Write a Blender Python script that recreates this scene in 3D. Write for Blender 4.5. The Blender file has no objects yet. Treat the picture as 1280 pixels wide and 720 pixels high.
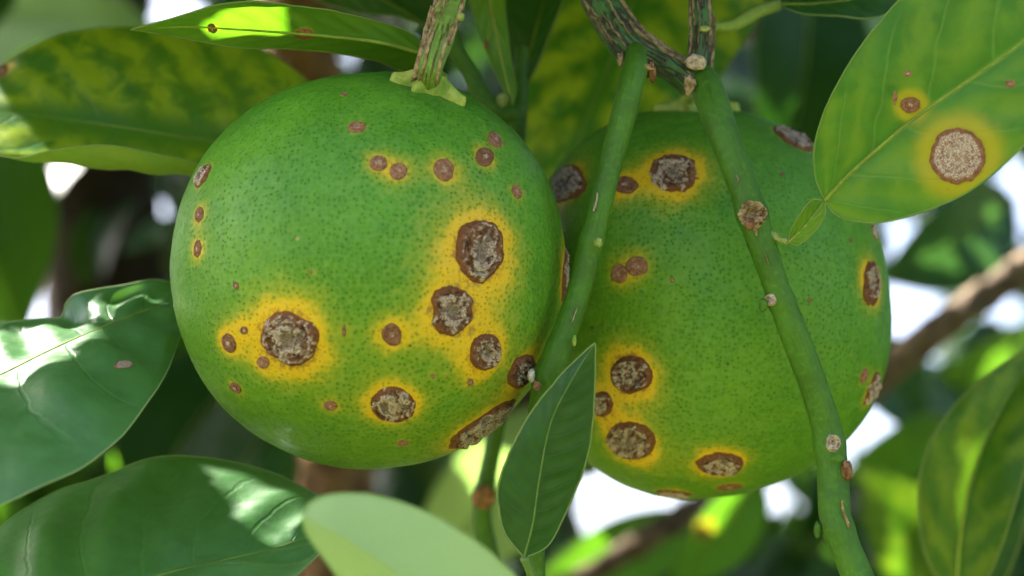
import bpy, bmesh, math, random
import numpy as np
from mathutils import Vector
from mathutils.bvhtree import BVHTree

random.seed(7)
S = bpy.context.scene
COL = S.collection

# ------------------------------------------------------------------ camera
# Everything is authored in centimetres in a frame whose Y axis runs along the
# line of sight, then tilted by PITCH and lifted to CAM_H (metres).
PITCH = math.radians(12.0)
CAM_H = 1.35
CP, SP = math.cos(PITCH), math.sin(PITCH)
cam_d = bpy.data.cameras.new('camera')
cam = bpy.data.objects.new('camera', cam_d)
COL.objects.link(cam)
cam.location = (0, 0, CAM_H)
cam.rotation_euler = (math.radians(90) + PITCH, 0, 0)
cam_d.sensor_width = 36.0
cam_d.lens = 72.0
cam_d.clip_start = 0.01
cam_d.clip_end = 3000.0
cam_d.dof.use_dof = True
cam_d.dof.focus_distance = 0.384
cam_d.dof.aperture_fstop = 11.5
S.camera = cam

# ------------------------------------------------------------------ sky, sun, exposure
SUN = np.array([-0.60, 0.30, 0.74]); SUN = SUN / np.linalg.norm(SUN)   # towards the sun (world axes)
elev = math.asin(SUN[2]); azim = math.atan2(SUN[0], SUN[1])
w = bpy.data.worlds.new('World'); S.world = w; w.use_nodes = True
nt = w.node_tree; bg = nt.nodes['Background']
sky = nt.nodes.new('ShaderNodeTexSky'); sky.sky_type = 'NISHITA'; sky.sun_disc = False
sky.sun_elevation = elev; sky.sun_rotation = azim
sky.air_density = 0.55; sky.dust_density = 5.0; sky.ozone_density = 0.3
nt.links.new(sky.outputs[0], bg.inputs[0]); bg.inputs[1].default_value = 0.15
sun_d = bpy.data.lights.new('sun', 'SUN'); sun_d.energy = 5.0; sun_d.angle = math.radians(0.5)
sun_d.color = (1.0, 0.95, 0.86)
sun = bpy.data.objects.new('sun', sun_d); COL.objects.link(sun)
sun.rotation_euler = Vector(SUN.tolist()).to_track_quat('Z', 'Y').to_euler()
sun.location = (0, 0, 6)

S.view_settings.view_transform = 'Standard'
S.view_settings.look = 'None'
S.view_settings.gamma = 1.0
S.view_settings.use_curve_mapping = False
S.view_settings.exposure = 2.5
S.render.engine = 'CYCLES'
S.cycles.use_denoising = True
S.cycles.adaptive_threshold = 0.02
S.cycles.max_bounces = 5
S.cycles.diffuse_bounces = 3
S.cycles.glossy_bounces = 2
S.cycles.transmission_bounces = 5
S.cycles.sample_clamp_indirect = 8.0

# ------------------------------------------------------------------ helpers
def P(px, py, d):
    """centimetre point at distance d that the photograph shows at (px, py)"""
    return np.array([(px - 640) / 64.0 * d / 40.0, d, (360 - py) / 64.0 * d / 40.0])

def PX(p):
    p = np.asarray(p, float)
    return 640 + p[..., 0] * 64 * 40 / p[..., 1], 360 - p[..., 2] * 64 * 40 / p[..., 1]

def W(v):
    v = np.atleast_2d(np.asarray(v, float)) * 0.01
    o = np.empty_like(v)
    o[:, 0] = v[:, 0]
    o[:, 1] = v[:, 1] * CP - v[:, 2] * SP
    o[:, 2] = v[:, 1] * SP + v[:, 2] * CP + CAM_H
    return o

SUN_C = np.array([SUN[0], SUN[1] * CP + SUN[2] * SP, -SUN[1] * SP + SUN[2] * CP])  # sun in authoring frame

def nrm(v):
    v = np.asarray(v, float)
    return v / np.maximum(np.linalg.norm(v, axis=-1, keepdims=True), 1e-9)

def _h(ix, iy, iz, seed):
    n = (ix * 374761393 + iy * 668265263 + iz * 2147483647 + seed * 974634777) & 0xFFFFFFFF
    n = ((n ^ (n >> 13)) * 1274126177) & 0xFFFFFFFF
    n = ((n ^ (n >> 16)) * 2246822519) & 0xFFFFFFFF
    return ((n ^ (n >> 15)) & 0xFFFFFF) / float(0xFFFFFF)

def vnoise(p, seed=0):
    p = np.atleast_2d(np.asarray(p, float))
    i = np.floor(p).astype(np.int64); f = p - i
    f = f * f * f * (f * (f * 6 - 15) + 10)
    r = 0
    for dx in (0, 1):
        for dy in (0, 1):
            for dz in (0, 1):
                wt = (f[:, 0] if dx else 1 - f[:, 0]) * (f[:, 1] if dy else 1 - f[:, 1]) * (f[:, 2] if dz else 1 - f[:, 2])
                r = r + wt * _h(i[:, 0] + dx, i[:, 1] + dy, i[:, 2] + dz, seed)
    return r

def fbm(p, seed=0, oct=4, gain=0.5):
    p = np.atleast_2d(np.asarray(p, float)); a = 1.0; t = 0; r = 0
    for k in range(oct):
        r = r + a * vnoise(p * (2.03 ** k) + 17.3 * k, seed + k); t += a; a *= gain
    return r / t

def sstep(a, b, x):
    t = np.clip((x - a) / (b - a), 0, 1)
    return t * t * (3 - 2 * t)

def resample(pts, n, ts=None):
    """Catmull-Rom through pts, n samples even in chord length"""
    pts = np.asarray(pts, float)
    if len(pts) == 2:
        t = np.linspace(0, 1, n)[:, None]
        return pts[0] * (1 - t) + pts[1] * t
    e = np.vstack([2 * pts[0] - pts[1], pts, 2 * pts[-1] - pts[-2]])
    out = []
    for i in range(1, len(e) - 2):
        t = np.linspace(0, 1, 24, endpoint=False)[:, None]
        p0, p1, p2, p3 = e[i - 1], e[i], e[i + 1], e[i + 2]
        out.append(0.5 * ((2 * p1) + (-p0 + p2) * t + (2 * p0 - 5 * p1 + 4 * p2 - p3) * t ** 2 + (-p0 + 3 * p1 - 3 * p2 + p3) * t ** 3))
    out = np.vstack(out + [pts[-1:]])
    d = np.r_[0, np.cumsum(np.linalg.norm(np.diff(out[:, :3], axis=0), axis=1))]
    s = np.linspace(0, d[-1], n)
    return np.stack([np.interp(s, d, out[:, k]) for k in range(out.shape[1])], 1)

def empty(name, origin, label, cat, group=None):
    o = bpy.data.objects.new(name, None); COL.objects.link(o)
    o.empty_display_size = 0.01
    o.location = W(origin)[0]
    o['label'] = label; o['category'] = cat
    if group: o['group'] = group
    o['_o'] = [float(c) for c in origin]
    return o

def mesh_obj(name, verts, faces, mat, parent=None, origin=None, attrs=None, uv=None, smooth=True, kind=None, label=None):
    """verts in authoring cm; a child keeps its parent's origin"""
    if parent is not None:
        org = W(list(parent['_o']))[0]
    else:
        org = W(origin)[0] if origin is not None else np.zeros(3)
    me = bpy.data.meshes.new(name)
    me.from_pydata((W(verts) - org).tolist(), [], [tuple(int(i) for i in f) for f in faces])
    if attrs:
        for k, a in attrs.items():
            at = me.attributes.new(k, 'FLOAT', 'POINT')
            at.data.foreach_set('value', np.asarray(a, np.float32))
    if uv is not None:
        ul = me.uv_layers.new(name='UVMap')
        li = np.empty(len(me.loops), np.int32); me.loops.foreach_get('vertex_index', li)
        ul.data.foreach_set('uv', np.asarray(uv, np.float32)[li].ravel())
    if smooth:
        me.polygons.foreach_set('use_smooth', [True] * len(me.polygons))
    if mat: me.materials.append(mat)
    me.update()
    o = bpy.data.objects.new(name, me); COL.objects.link(o)
    if parent is not None:
        o.parent = parent
        o['_o'] = list(parent['_o'])
    else:
        o.location = org
        if origin is not None: o['_o'] = [float(c) for c in origin]
    if kind: o['kind'] = kind
    if label: o['label'] = label
    return o

def grid_faces(nv, nu, closed=False, flip=False):
    f = []
    for i in range(nv - 1):
        for j in range(nu if closed else nu - 1):
            j2 = (j + 1) % nu
            q = (i * nu + j, i * nu + j2, (i + 1) * nu + j2, (i + 1) * nu + j)
            f.append(q[::-1] if flip else q)
    return f

def frames(c):
    t = nrm(np.gradient(c, axis=0))
    a = np.zeros_like(t); b = np.zeros_like(t)
    ref = np.array([0, -1.0, 0]) if abs(t[0][1]) < 0.8 else np.array([1.0, 0, 0])
    n = nrm(ref - t[0] * np.dot(ref, t[0]))
    for i in range(len(c)):
        n = nrm(n - t[i] * np.dot(n, t[i]))
        a[i] = n; b[i] = np.cross(t[i], n)
    return t, a, b

def tube_data(c, r, ns=20, wob=0.0, seed=0, flat=1.0, cap=True, ridge=0.0):
    """tube round the centre line c with radii r. Angle 0 faces the camera"""
    c = np.asarray(c); n = len(c)
    t, a, b = frames(c)
    th = np.linspace(0, 2 * math.pi, ns, endpoint=False)
    V = c[:, None, :] + (a[:, None, :] * np.cos(th)[None, :, None] * flat + b[:, None, :] * np.sin(th)[None, :, None]) * np.asarray(r)[:, None, None]
    if ridge:                                     # angular, slightly twisted young wood
        sl = np.linspace(0, 1, n)[:, None]; k = np.cos(3 * th[None, :] + 1.3 + 2.2 * sl + seed) + 0.5 * np.cos(5 * th[None, :] - 1.7 * sl + seed)
        V = c[:, None, :] + (V - c[:, None, :]) * (1 + ridge * k * (0.6 + 0.4 * np.sin(9 * sl + seed)))[:, :, None]
    if wob:
        N = nrm(V - c[:, None, :])
        k = fbm(V.reshape(-1, 3) * 2.2, seed, 3).reshape(n, ns) - 0.5
        V = V + N * (k * wob)[:, :, None]
    L = np.r_[0, np.cumsum(np.linalg.norm(np.diff(c, axis=0), axis=1))]
    uv = np.stack([np.tile(np.abs(np.linspace(-1, 1, ns, endpoint=False)), n), np.repeat(L, ns)], 1)
    V = V.reshape(-1, 3); F = grid_faces(n, ns, True)
    if cap:
        for (i, idx) in ((0, 0), (n - 1, n - 1)):
            V = np.vstack([V, c[idx]]); uv = np.vstack([uv, [0.5, L[idx]]]); k = len(V) - 1
            for j in range(ns):
                q = (i * ns + j, i * ns + (j + 1) % ns, k)
                F.append(q[::-1] if i == 0 else q)
    F = [f[::-1] for f in F]
    return V, F, uv

# ------------------------------------------------------------------ node materials
class NT:
    def __init__(s, name):
        s.m = bpy.data.materials.new(name); s.m.use_nodes = True
        s.t = s.m.node_tree; s.t.nodes.clear()
        s.out = s.n('ShaderNodeOutputMaterial')
    def n(s, typ, **kw):
        nd = s.t.nodes.new(typ)
        for k, v in kw.items(): setattr(nd, k, v)
        return nd
    def put(s, sock, v):
        if v is None: return
        if isinstance(v, bpy.types.NodeSocket): s.t.links.new(v, sock)
        elif hasattr(sock.default_value, '__len__') and not hasattr(v, '__len__'):
            sock.default_value = (v,) * len(sock.default_value)
        elif hasattr(v, '__len__') and len(v) == 3 and len(sock.default_value) == 4: sock.default_value = (*v, 1)
        else: sock.default_value = v
    def math(s, op, a, b=None, c=None, clamp=False):
        nd = s.n('ShaderNodeMath', operation=op, use_clamp=clamp)
        s.put(nd.inputs[0], a); s.put(nd.inputs[1], b)
        if c is not None: s.put(nd.inputs[2], c)
        return nd.outputs[0]
    def mix(s, f, a, b, blend='MIX'):
        nd = s.n('ShaderNodeMix', data_type='RGBA', blend_type=blend)
        s.put(nd.inputs[0], f); s.put(nd.inputs[6], a); s.put(nd.inputs[7], b)
        return nd.outputs[2]
    def map(s, v, a, b, c=0.0, d=1.0, smooth=True):
        nd = s.n('ShaderNodeMapRange', interpolation_type='SMOOTHSTEP' if smooth else 'LINEAR')
        s.put(nd.inputs[0], v)
        for i, x in zip((1, 2, 3, 4), (a, b, c, d)): s.put(nd.inputs[i], x)
        return nd.outputs[0]
    def attr(s, name):
        return s.n('ShaderNodeAttribute', attribute_name=name).outputs['Fac']
    def obj(s, k=100.0):
        tc = s.n('ShaderNodeTexCoord'); mp = s.n('ShaderNodeMapping')
        s.t.links.new(tc.outputs['Object'], mp.inputs['Vector'])
        mp.inputs['Scale'].default_value = (k, k, k) if not hasattr(k, '__len__') else k
        return mp.outputs[0]
    def uv(s, sc=(1, 1, 1)):
        tc = s.n('ShaderNodeTexCoord'); mp = s.n('ShaderNodeMapping')
        s.t.links.new(tc.outputs['UV'], mp.inputs['Vector']); mp.inputs['Scale'].default_value = sc
        return mp.outputs[0]
    def noise(s, vec, scale, detail=3.0, rough=0.5, dist=0.0):
        nd = s.n('ShaderNodeTexNoise'); s.put(nd.inputs['Vector'], vec)
        nd.inputs['Scale'].default_value = scale; nd.inputs['Detail'].default_value = detail
        nd.inputs['Roughness'].default_value = rough; nd.inputs['Distortion'].default_value = dist
        return nd.outputs['Fac']
    def voro(s, vec, scale, feature='F1', rnd=1.0, out='Distance'):
        nd = s.n('ShaderNodeTexVoronoi', feature=feature); s.put(nd.inputs['Vector'], vec)
        nd.inputs['Scale'].default_value = scale; nd.inputs['Randomness'].default_value = rnd
        return nd.outputs[out]
    def bump(s, h, strength, dist, normal=None):
        nd = s.n('ShaderNodeBump'); s.put(nd.inputs['Height'], h)
        nd.inputs['Strength'].default_value = strength; nd.inputs['Distance'].default_value = dist
        if normal is not None: s.put(nd.inputs['Normal'], normal)
        return nd.outputs[0]
    def bsdf(s, col, rough=0.5, spec=0.5, normal=None, **kw):
        b = s.n('ShaderNodeBsdfPrincipled')
        s.put(b.inputs['Base Color'], col); s.put(b.inputs['Roughness'], rough)
        s.put(b.inputs['Specular IOR Level'], spec)
        if normal is not None: s.put(b.inputs['Normal'], normal)
        for k, v in kw.items(): s.put(b.inputs[k.replace('_', ' ')], v)
        return b.outputs[0]
    def done(s, sh):
        s.t.links.new(sh, s.out.inputs['Surface']); return s.m

def lin(r, g, b):
    f = lambda c: (c / 255 / 12.92) if c / 255 <= 0.04045 else ((c / 255 + 0.055) / 1.055) ** 2.4
    return (f(r), f(g), f(b))

def fruit_material():
    k = NT('citrus_skin'); co = k.obj()
    halo = k.attr('halo'); tone = k.attr('tone')
    g1 = k.noise(co, 0.55, 3); g2 = k.noise(co, 3.2, 4, 0.6)
    base = k.mix(k.map(g1, 0.3, 0.7), (0.052, 0.192, 0.006), (0.086, 0.245, 0.009))
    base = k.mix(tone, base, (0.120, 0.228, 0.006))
    base = k.mix(k.map(g2, 0.35, 0.75, 0, 0.35), base, (0.030, 0.135, 0.010))
    # the pigment of the lesion haloes: green, then olive, then yellow, then orange at the crust
    hn = k.math('ADD', halo, k.math('MULTIPLY', k.math('SUBTRACT', k.noise(co, 3.4, 5, 0.68), 0.5), 0.50))
    hn = k.math('ADD', hn, k.math('MULTIPLY', k.math('SUBTRACT', k.voro(co, 11.5, rnd=0.8), 0.42), 0.30))
    c = k.mix(k.map(hn, 0.10, 0.55), base, (0.200, 0.260, 0.008))
    c = k.mix(k.map(hn, 0.46, 0.92), c, (0.62, 0.385, 0.005))
    c = k.mix(k.map(hn, 0.93, 1.15, 0, 0.9), c, (0.27, 0.095, 0.010))
    # oil glands
    vd = k.voro(co, 11.5, rnd=0.8)
    gl = k.map(vd, 0.10, 0.30, 1.0, 0.0)
    gsel = k.map(k.noise(co, 2.1, 2), 0.28, 0.62, 0.45, 1.0)
    c = k.mix(k.math('MULTIPLY', k.math('MULTIPLY', gl, gsel), 0.46), c, k.mix(k.map(hn, 0.3, 0.7), (0.012, 0.062, 0.012), (0.25, 0.14, 0.006)))
    # pale flesh between the glands
    c = k.mix(k.map(vd, 0.42, 0.75, 0, 0.16), c, (0.19, 0.34, 0.10))
    # dirt specks with shapes of their own
    v2 = k.voro(co, 1.55); sp = k.math('MULTIPLY', k.map(v2, 0.035, 0.075, 1, 0), k.map(k.noise(co, 0.9, 2), 0.42, 0.5))
    c = k.mix(k.math('MULTIPLY', sp, 0.85), c, (0.05, 0.028, 0.010))
    v3 = k.voro(k.math_off(co), 0.85); s3 = k.map(v3, 0.02, 0.045, 1, 0)
    c = k.mix(k.math('MULTIPLY', s3, 0.8), c, (0.33, 0.25, 0.10))
    h = k.math('ADD', k.math('MULTIPLY', gl, -1.0), k.math('MULTIPLY', k.noise(co, 9, 3), 0.55))
    nb = k.bump(h, 0.65, 0.00020)
    nb = k.bump(k.noise(co, 1.6, 2), 0.25, 0.0015, nb)
    rg = k.map(k.noise(co, 5, 3), 0.3, 0.7, 0.42, 0.55)
    return k.done(k.bsdf(c, rg, 0.26, nb))

def _math_off(s, vec):
    mp = s.n('ShaderNodeMapping'); s.t.links.new(vec, mp.inputs['Vector']); mp.inputs['Location'].default_value = (3.7, 8.1, 1.9)
    return mp.outputs[0]
NT.math_off = _math_off

def lesion_material():
    k = NT('cork_lesion'); co = k.obj()
    rho = k.attr('rho'); grey = k.attr('grey'); young = k.attr('young')
    n1 = k.noise(co, 13, 4, 0.65); n2 = k.noise(co, 42, 3, 0.65)
    brown = k.mix(k.map(n1, 0.3, 0.7), (0.105, 0.036, 0.014), (0.290, 0.125, 0.055))
    brown = k.mix(k.map(rho, 0.80, 1.0), brown, (0.190, 0.066, 0.010))
    pink = k.mix(k.map(n1, 0.3, 0.7), (0.23, 0.090, 0.035), (0.44, 0.225, 0.120))
    brown = k.mix(young, brown, pink)
    cork = k.mix(k.map(n2, 0.34, 0.62), (0.23, 0.125, 0.072), (0.68, 0.57, 0.45))
    g = k.map(k.math('ADD', grey, k.math('MULTIPLY', k.math('SUBTRACT', n2, 0.5), 0.7)), 0.33, 0.62)
    c = k.mix(g, brown, cork)
    crack = k.attr('crack')
    c = k.mix(k.math('MULTIPLY', crack, 0.62), c, (0.060, 0.028, 0.014))
    nb = k.bump(k.math('ADD', n1, n2), 0.9, 0.0006)
    return k.done(k.bsdf(c, k.map(g, 0, 1, 0.55, 0.85), 0.3, nb))

def leaf_material(name, top, under, mottle, mottle_amt=0.5, trans=(0.20, 0.42, 0.02), tr=0.35, rough=0.36, spec=0.5,
                  veins=9.0, vein_col=None, slant=1.6, vein_amt=0.35, coat=0.0):
    k = NT(name); uv = k.uv()
    sep = k.n('ShaderNodeSeparateXYZ'); k.t.links.new(uv, sep.inputs[0])
    u = k.math('ABSOLUTE', k.math('SUBTRACT', k.math('MULTIPLY', sep.outputs[0], 2.0), 1.0)); v = sep.outputs[1]
    co = k.obj(); n0 = k.noise(co, 0.9, 3)
    wv = k.math('SUBTRACT', k.math('MULTIPLY', v, veins), k.math('MULTIPLY', k.math('POWER', u, 1.25), slant))
    wv = k.math('ADD', wv, k.math('MULTIPLY', k.math('SUBTRACT', n0, 0.5), 0.4))
    side = k.math('MULTIPLY', k.math('GREATER_THAN', sep.outputs[0], 0.5), 0.43)
    tri = k.math('MULTIPLY', k.math('ABSOLUTE', k.math('SUBTRACT', k.math('FRACT', k.math('ADD', wv, side)), 0.5)), 2.0)
    vein = k.math('MULTIPLY', k.map(tri, 0.90, 0.985), k.map(u, 0.75, 1.0, 1.0, 0.15))
    rib = k.map(u, 0.012, 0.045, 1.0, 0.0)
    fine = k.map(k.voro(co, 5.5, 'DISTANCE_TO_EDGE'), 0.0, 0.06, 1, 0)
    mot = k.math('MULTIPLY', k.map(k.math('ADD', k.math('MULTIPLY', k.math('SUBTRACT', 1.0, tri), 0.28), k.math('MULTIPLY', k.noise(co, 1.25, 6, 0.66, 0.7), 1.3)), 0.56, 1.0), mottle_amt)
    mot = k.math('MULTIPLY', mot, k.map(u, 0.03, 0.25, 0.0, 1.0))
    t = k.mix(k.map(k.noise(co, 2.3, 4, 0.6), 0.3, 0.7), top, tuple(x * 0.72 for x in top))
    t = k.mix(mot, t, mottle)
    vc = vein_col or tuple(min(1, x * 1.9 + 0.02) for x in top)
    ve = k.math('MAXIMUM', k.math('MULTIPLY', vein, vein_amt), k.math('MULTIPLY', rib, min(1.0, vein_amt * 2)))
    t = k.mix(ve, t, vc)
    un = k.mix(k.math('MULTIPLY', ve, 0.6), k.mix(k.math('MULTIPLY', mot, 0.5), under, mottle), tuple(min(1, x * 1.35) for x in under))
    un = k.mix(k.math('MULTIPLY', fine, 0.10), un, tuple(x * 0.6 for x in under))
    geo = k.n('ShaderNodeNewGeometry')
    halo = k.attr('halo'); rim = k.attr('rim')
    c = k.mix(geo.outputs['Backfacing'], t, un)
    hn = k.math('ADD', halo, k.math('MULTIPLY', k.math('SUBTRACT', k.noise(co, 4.0, 4, 0.6), 0.5), 0.22))
    hn = k.math('MULTIPLY', hn, k.math('GREATER_THAN', halo, 0.002))
    ym = k.map(hn, 0.18, 0.8)
    c = k.mix(ym, c, (0.40, 0.37, 0.012))
    c = k.mix(k.map(hn, 0.86, 1.1, 0, 0.8), c, (0.20, 0.075, 0.010))
    c = k.mix(k.math('MULTIPLY', rim, 0.6), c, (0.26, 0.34, 0.10))  # paler margin colour stands in for edges catching light
    sp = k.map(k.voro(co, 2.4), 0.03, 0.06, 0.6, 0)
    sp = k.math('MULTIPLY', sp, k.map(k.noise(co, 0.7, 2), 0.5, 0.56))
    c = k.mix(sp, c, (0.09, 0.045, 0.012))
    h = k.math('ADD', k.math('MULTIPLY', k.math('MAXIMUM', vein, rib), -0.4), k.math('ADD', k.math('MULTIPLY', fine, -0.03), k.math('MULTIPLY', k.noise(co, 4.0, 3), 0.40)))
    nb = k.bump(h, 0.4, 0.0005)
    rg = k.math('ADD', k.map(k.noise(co, 3, 3), 0.3, 0.7, rough - 0.06, rough + 0.08), k.math('MULTIPLY', geo.outputs['Backfacing'], 0.2))
    p = k.bsdf(c, rg, spec * 0.7, nb, Coat_Weight=coat, Coat_Roughness=0.22)
    td = k.n('ShaderNodeBsdfTranslucent')
    tc = k.mix(ym, k.mix(mot, trans, tuple(min(1, a * 0.5 + b * 0.9) for a, b in zip(trans, mottle))), (0.70, 0.52, 0.02))
    tc = k.mix(k.math('MULTIPLY', ve, 0.4), tc, (0.35, 0.5, 0.08))
    k.put(td.inputs['Color'], tc)
    mx = k.n('ShaderNodeMixShader'); mx.inputs[0].default_value = tr
    k.t.links.new(p, mx.inputs[1]); k.t.links.new(td.outputs[0], mx.inputs[2])
    return k.done(mx.outputs[0])

def stem_material(name, green, cork_amt=0.0, dark=(0.02, 0.05, 0.012), streak=(0.30, 0.22, 0.11)):
    k = NT(name); co = k.obj(); uv = k.uv()
    mp = k.n('ShaderNodeMapping'); k.t.links.new(uv, mp.inputs['Vector']); mp.inputs['Scale'].default_value = (4.0, 0.55, 1)
    s1 = k.noise(mp.outputs[0], 3.2, 5, 0.65, 0.6)
    n1 = k.noise(co, 1.2, 3); n2 = k.noise(co, 9, 4, 0.6)
    c = k.mix(k.map(n1, 0.3, 0.7), green, tuple(x * 0.68 for x in green))
    c = k.mix(k.map(n2, 0.45, 0.8, 0, 0.5), c, tuple(min(1, x * 1.6 + 0.01) for x in green))
    c = k.mix(k.map(s1, 0.52, 0.72, 0, 0.45), c, tuple(x * 0.45 for x in green))
    lent = k.map(k.voro(k.obj((180, 180, 90)), 1.6), 0.04, 0.07, 0.6, 0)
    lent = k.math('MULTIPLY', lent, k.map(n1, 0.45, 0.55))
    c = k.mix(lent, c, (0.25, 0.15, 0.05))
    if cork_amt > 0:
        a = 0.74 - 0.34 * cork_amt
        dk = k.map(s1, a - 0.10, a, 0, 0.85)
        c = k.mix(dk, c, dark)
        c = k.mix(k.map(s1, a + 0.02, a + 0.10, 0, 0.9), c, k.mix(k.map(n2, 0.3, 0.7), streak, tuple(x * 0.4 for x in streak)))
        h = k.math('ADD', k.math('MULTIPLY', k.map(s1, a - 0.05, a + 0.15), 1.0), k.math('MULTIPLY', n2, 0.5))
        nb = k.bump(h, 0.9, 0.0007)
    else:
        nb = k.bump(k.math('ADD', k.math('MULTIPLY', s1, 0.6), k.math('MULTIPLY', n2, 0.6)), 0.5, 0.0005)
    return k.done(k.bsdf(c, k.map(n2, 0.3, 0.7, 0.44, 0.60), 0.28, nb))

def simple_material(name, a, b, scale=6.0, rough=0.7, bump=0.0006, spec=0.35):
    k = NT(name); co = k.obj()
    n = k.noise(co, scale, 5, 0.62); n2 = k.noise(co, scale * 3.3, 3)
    c = k.mix(k.map(n, 0.3, 0.7), a, b)
    return k.done(k.bsdf(c, rough, spec, k.bump(k.math('ADD', n, k.math('MULTIPLY', n2, 0.5)), 0.8, bump)))

M = {}
M['skin'] = fruit_material()
M['lesion'] = lesion_material()
M['twig'] = stem_material('green_twig', (0.052, 0.148, 0.006), 0.0)
M['twig_pale'] = stem_material('pale_green_stalk', (0.20, 0.29, 0.030), 0.0)
M['twig_cork'] = stem_material('corky_fruit_stalk', (0.15, 0.27, 0.035), 0.42, dark=(0.10, 0.075, 0.03), streak=(0.42, 0.32, 0.17))
M['twig_wood'] = stem_material('woody_twig', (0.045, 0.125, 0.030), 0.66, dark=(0.035, 0.040, 0.026), streak=(0.26, 0.22, 0.13))
M['bark'] = simple_material('brown_bark', (0.085, 0.042, 0.016), (0.27, 0.150, 0.060), 1.2, 0.8, 0.004)
M['bark_pale'] = simple_material('pale_bark', (0.09, 0.058, 0.036), (0.27, 0.19, 0.125), 0.9, 0.8, 0.004)
M['bark_grey'] = simple_material('grey_brown_bark', (0.06, 0.036, 0.020), (0.20, 0.13, 0.075), 1.2, 0.8, 0.004)
M['bark_dark'] = simple_material('dark_bark', (0.022, 0.012, 0.006), (0.075, 0.042, 0.020), 1.2, 0.8, 0.004)
M['cork'] = simple_material('tan_cork', (0.13, 0.075, 0.03), (0.46, 0.33, 0.18), 7, 0.85, 0.0008)
M['scar'] = simple_material('pale_scar', (0.20, 0.13, 0.08), (0.56, 0.46, 0.33), 9, 0.8, 0.0006)
M['brown_scar'] = simple_material('brown_scar', (0.10, 0.04, 0.015), (0.34, 0.17, 0.075), 8, 0.8, 0.0008)
M['bud'] = simple_material('green_bud', (0.10, 0.20, 0.025), (0.30, 0.32, 0.09), 9, 0.55, 0.0004)
M['cork_dark'] = simple_material('grey_cork', (0.075, 0.050, 0.028), (0.30, 0.23, 0.13), 7, 0.85, 0.0008)
M['dry'] = simple_material('dry_scale', (0.22, 0.18, 0.10), (0.66, 0.62, 0.48), 12, 0.75, 0.0004)
M['rib_green'] = simple_material('green_rib', (0.075, 0.16, 0.03), (0.11, 0.20, 0.04), 5, 0.5, 0.0002)
M['calyx'] = None
def calyx_material():
    k = NT('calyx_green'); co = k.obj()
    c = k.mix(k.map(k.noise(co, 3.5, 4), 0.3, 0.7), (0.15, 0.27, 0.025), (0.36, 0.40, 0.065))
    sp = k.map(k.voro(co, 8), 0.08, 0.17, 0.9, 0)
    sp = k.math('MULTIPLY', sp, k.map(k.noise(co, 3.0, 2), 0.45, 0.58))
    c = k.mix(sp, c, (0.07, 0.028, 0.008))
    c = k.mix(k.map(k.noise(co, 2.2, 4, 0.7), 0.62, 0.75, 0, 0.6), c, (0.16, 0.07, 0.02))
    return k.done(k.bsdf(c, 0.5, 0.4, k.bump(k.noise(co, 12, 4), 0.6, 0.0005)))
M['calyx'] = calyx_material()
LG = (0.40, 0.46, 0.06)
M['leaf_mottled'] = leaf_material('mottled_leaf', (0.020, 0.115, 0.014), (0.24, 0.38, 0.04), (0.27, 0.37, 0.014), 0.9, (0.20, 0.44, 0.015), 0.38, 0.42, 1.0, 8, None, 1.4, 0.1)
M['leaf_glow'] = leaf_material('thin_leaf', (0.035, 0.14, 0.016), (0.075, 0.19, 0.016), (0.15, 0.24, 0.014), 0.5, (0.17, 0.48, 0.010), 0.42, 0.4, 0.45, 9, None, 1.5, 0.25)
M['leaf_gloss'] = leaf_material('glossy_leaf', (0.042, 0.150, 0.034), (0.12, 0.24, 0.07), (0.07, 0.19, 0.05), 0.4, (0.15, 0.40, 0.03), 0.20, 0.42, 1.3, 8, (0.075, 0.20, 0.06), 1.5, 0.16, 0.0)
M['leaf_pale'] = leaf_material('pale_underside_leaf', (0.05, 0.16, 0.03), (0.36, 0.52, 0.22), (0.36, 0.52, 0.22), 0.1, (0.40, 0.66, 0.14), 0.40, 0.5, 0.4, 9, None, 1.5, 0.04)
M['leaf_dark'] = leaf_material('dark_leaf', (0.019, 0.082, 0.012), (0.08, 0.17, 0.05), (0.035, 0.11, 0.018), 0.4, (0.10, 0.28, 0.02), 0.20, 0.46, 0.45, 12, (0.07, 0.15, 0.03), 1.6, 0.16)
M['leaf_spotted'] = leaf_material('spotted_leaf', (0.050, 0.200, 0.018), (0.12, 0.26, 0.04), (0.17, 0.29, 0.016), 0.7, (0.30, 0.60, 0.02), 0.42, 0.42, 0.45, 6, (0.20, 0.35, 0.05), 1.7, 0.32)
M['leaf_yellow'] = leaf_material('yellowing_leaf', (0.030, 0.130, 0.016), (0.09, 0.20, 0.02), (0.30, 0.38, 0.016), 0.9, (0.10, 0.30, 0.010), 0.42, 0.42, 0.4, 9, None, 1.3, 0.1)
M['leaf_mid'] = leaf_material('green_leaf', (0.030, 0.120, 0.022), (0.09, 0.20, 0.05), (0.07, 0.18, 0.02), 0.4, (0.20, 0.48, 0.02), 0.32, 0.38, 0.5, 9, None, 1.5, 0.2)
M['leaf_deep'] = leaf_material('deep_shade_leaf', (0.008, 0.050, 0.006), (0.03, 0.09, 0.015), (0.012, 0.06, 0.006), 0.3, (0.03, 0.12, 0.006), 0.15, 0.5, 0.3, 9, None, 1.5, 0.1)  # deep shade is put into this very dark leaf colour
M['leaf_half'] = leaf_material('blotched_leaf', (0.020, 0.095, 0.012), (0.06, 0.15, 0.02), (0.14, 0.22, 0.012), 0.8, (0.22, 0.46, 0.010), 0.36, 0.42, 0.45, 5, None, 1.3, 0.05)
M['leaf_bright'] = leaf_material('sunlit_leaf', (0.060, 0.22, 0.020), (0.12, 0.30, 0.04), (0.11, 0.26, 0.02), 0.4, (0.17, 0.46, 0.015), 0.42, 0.40, 0.5, 8, None, 1.5, 0.2)  # brighter leaf green, part of the sunlit look is in the colour
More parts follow.
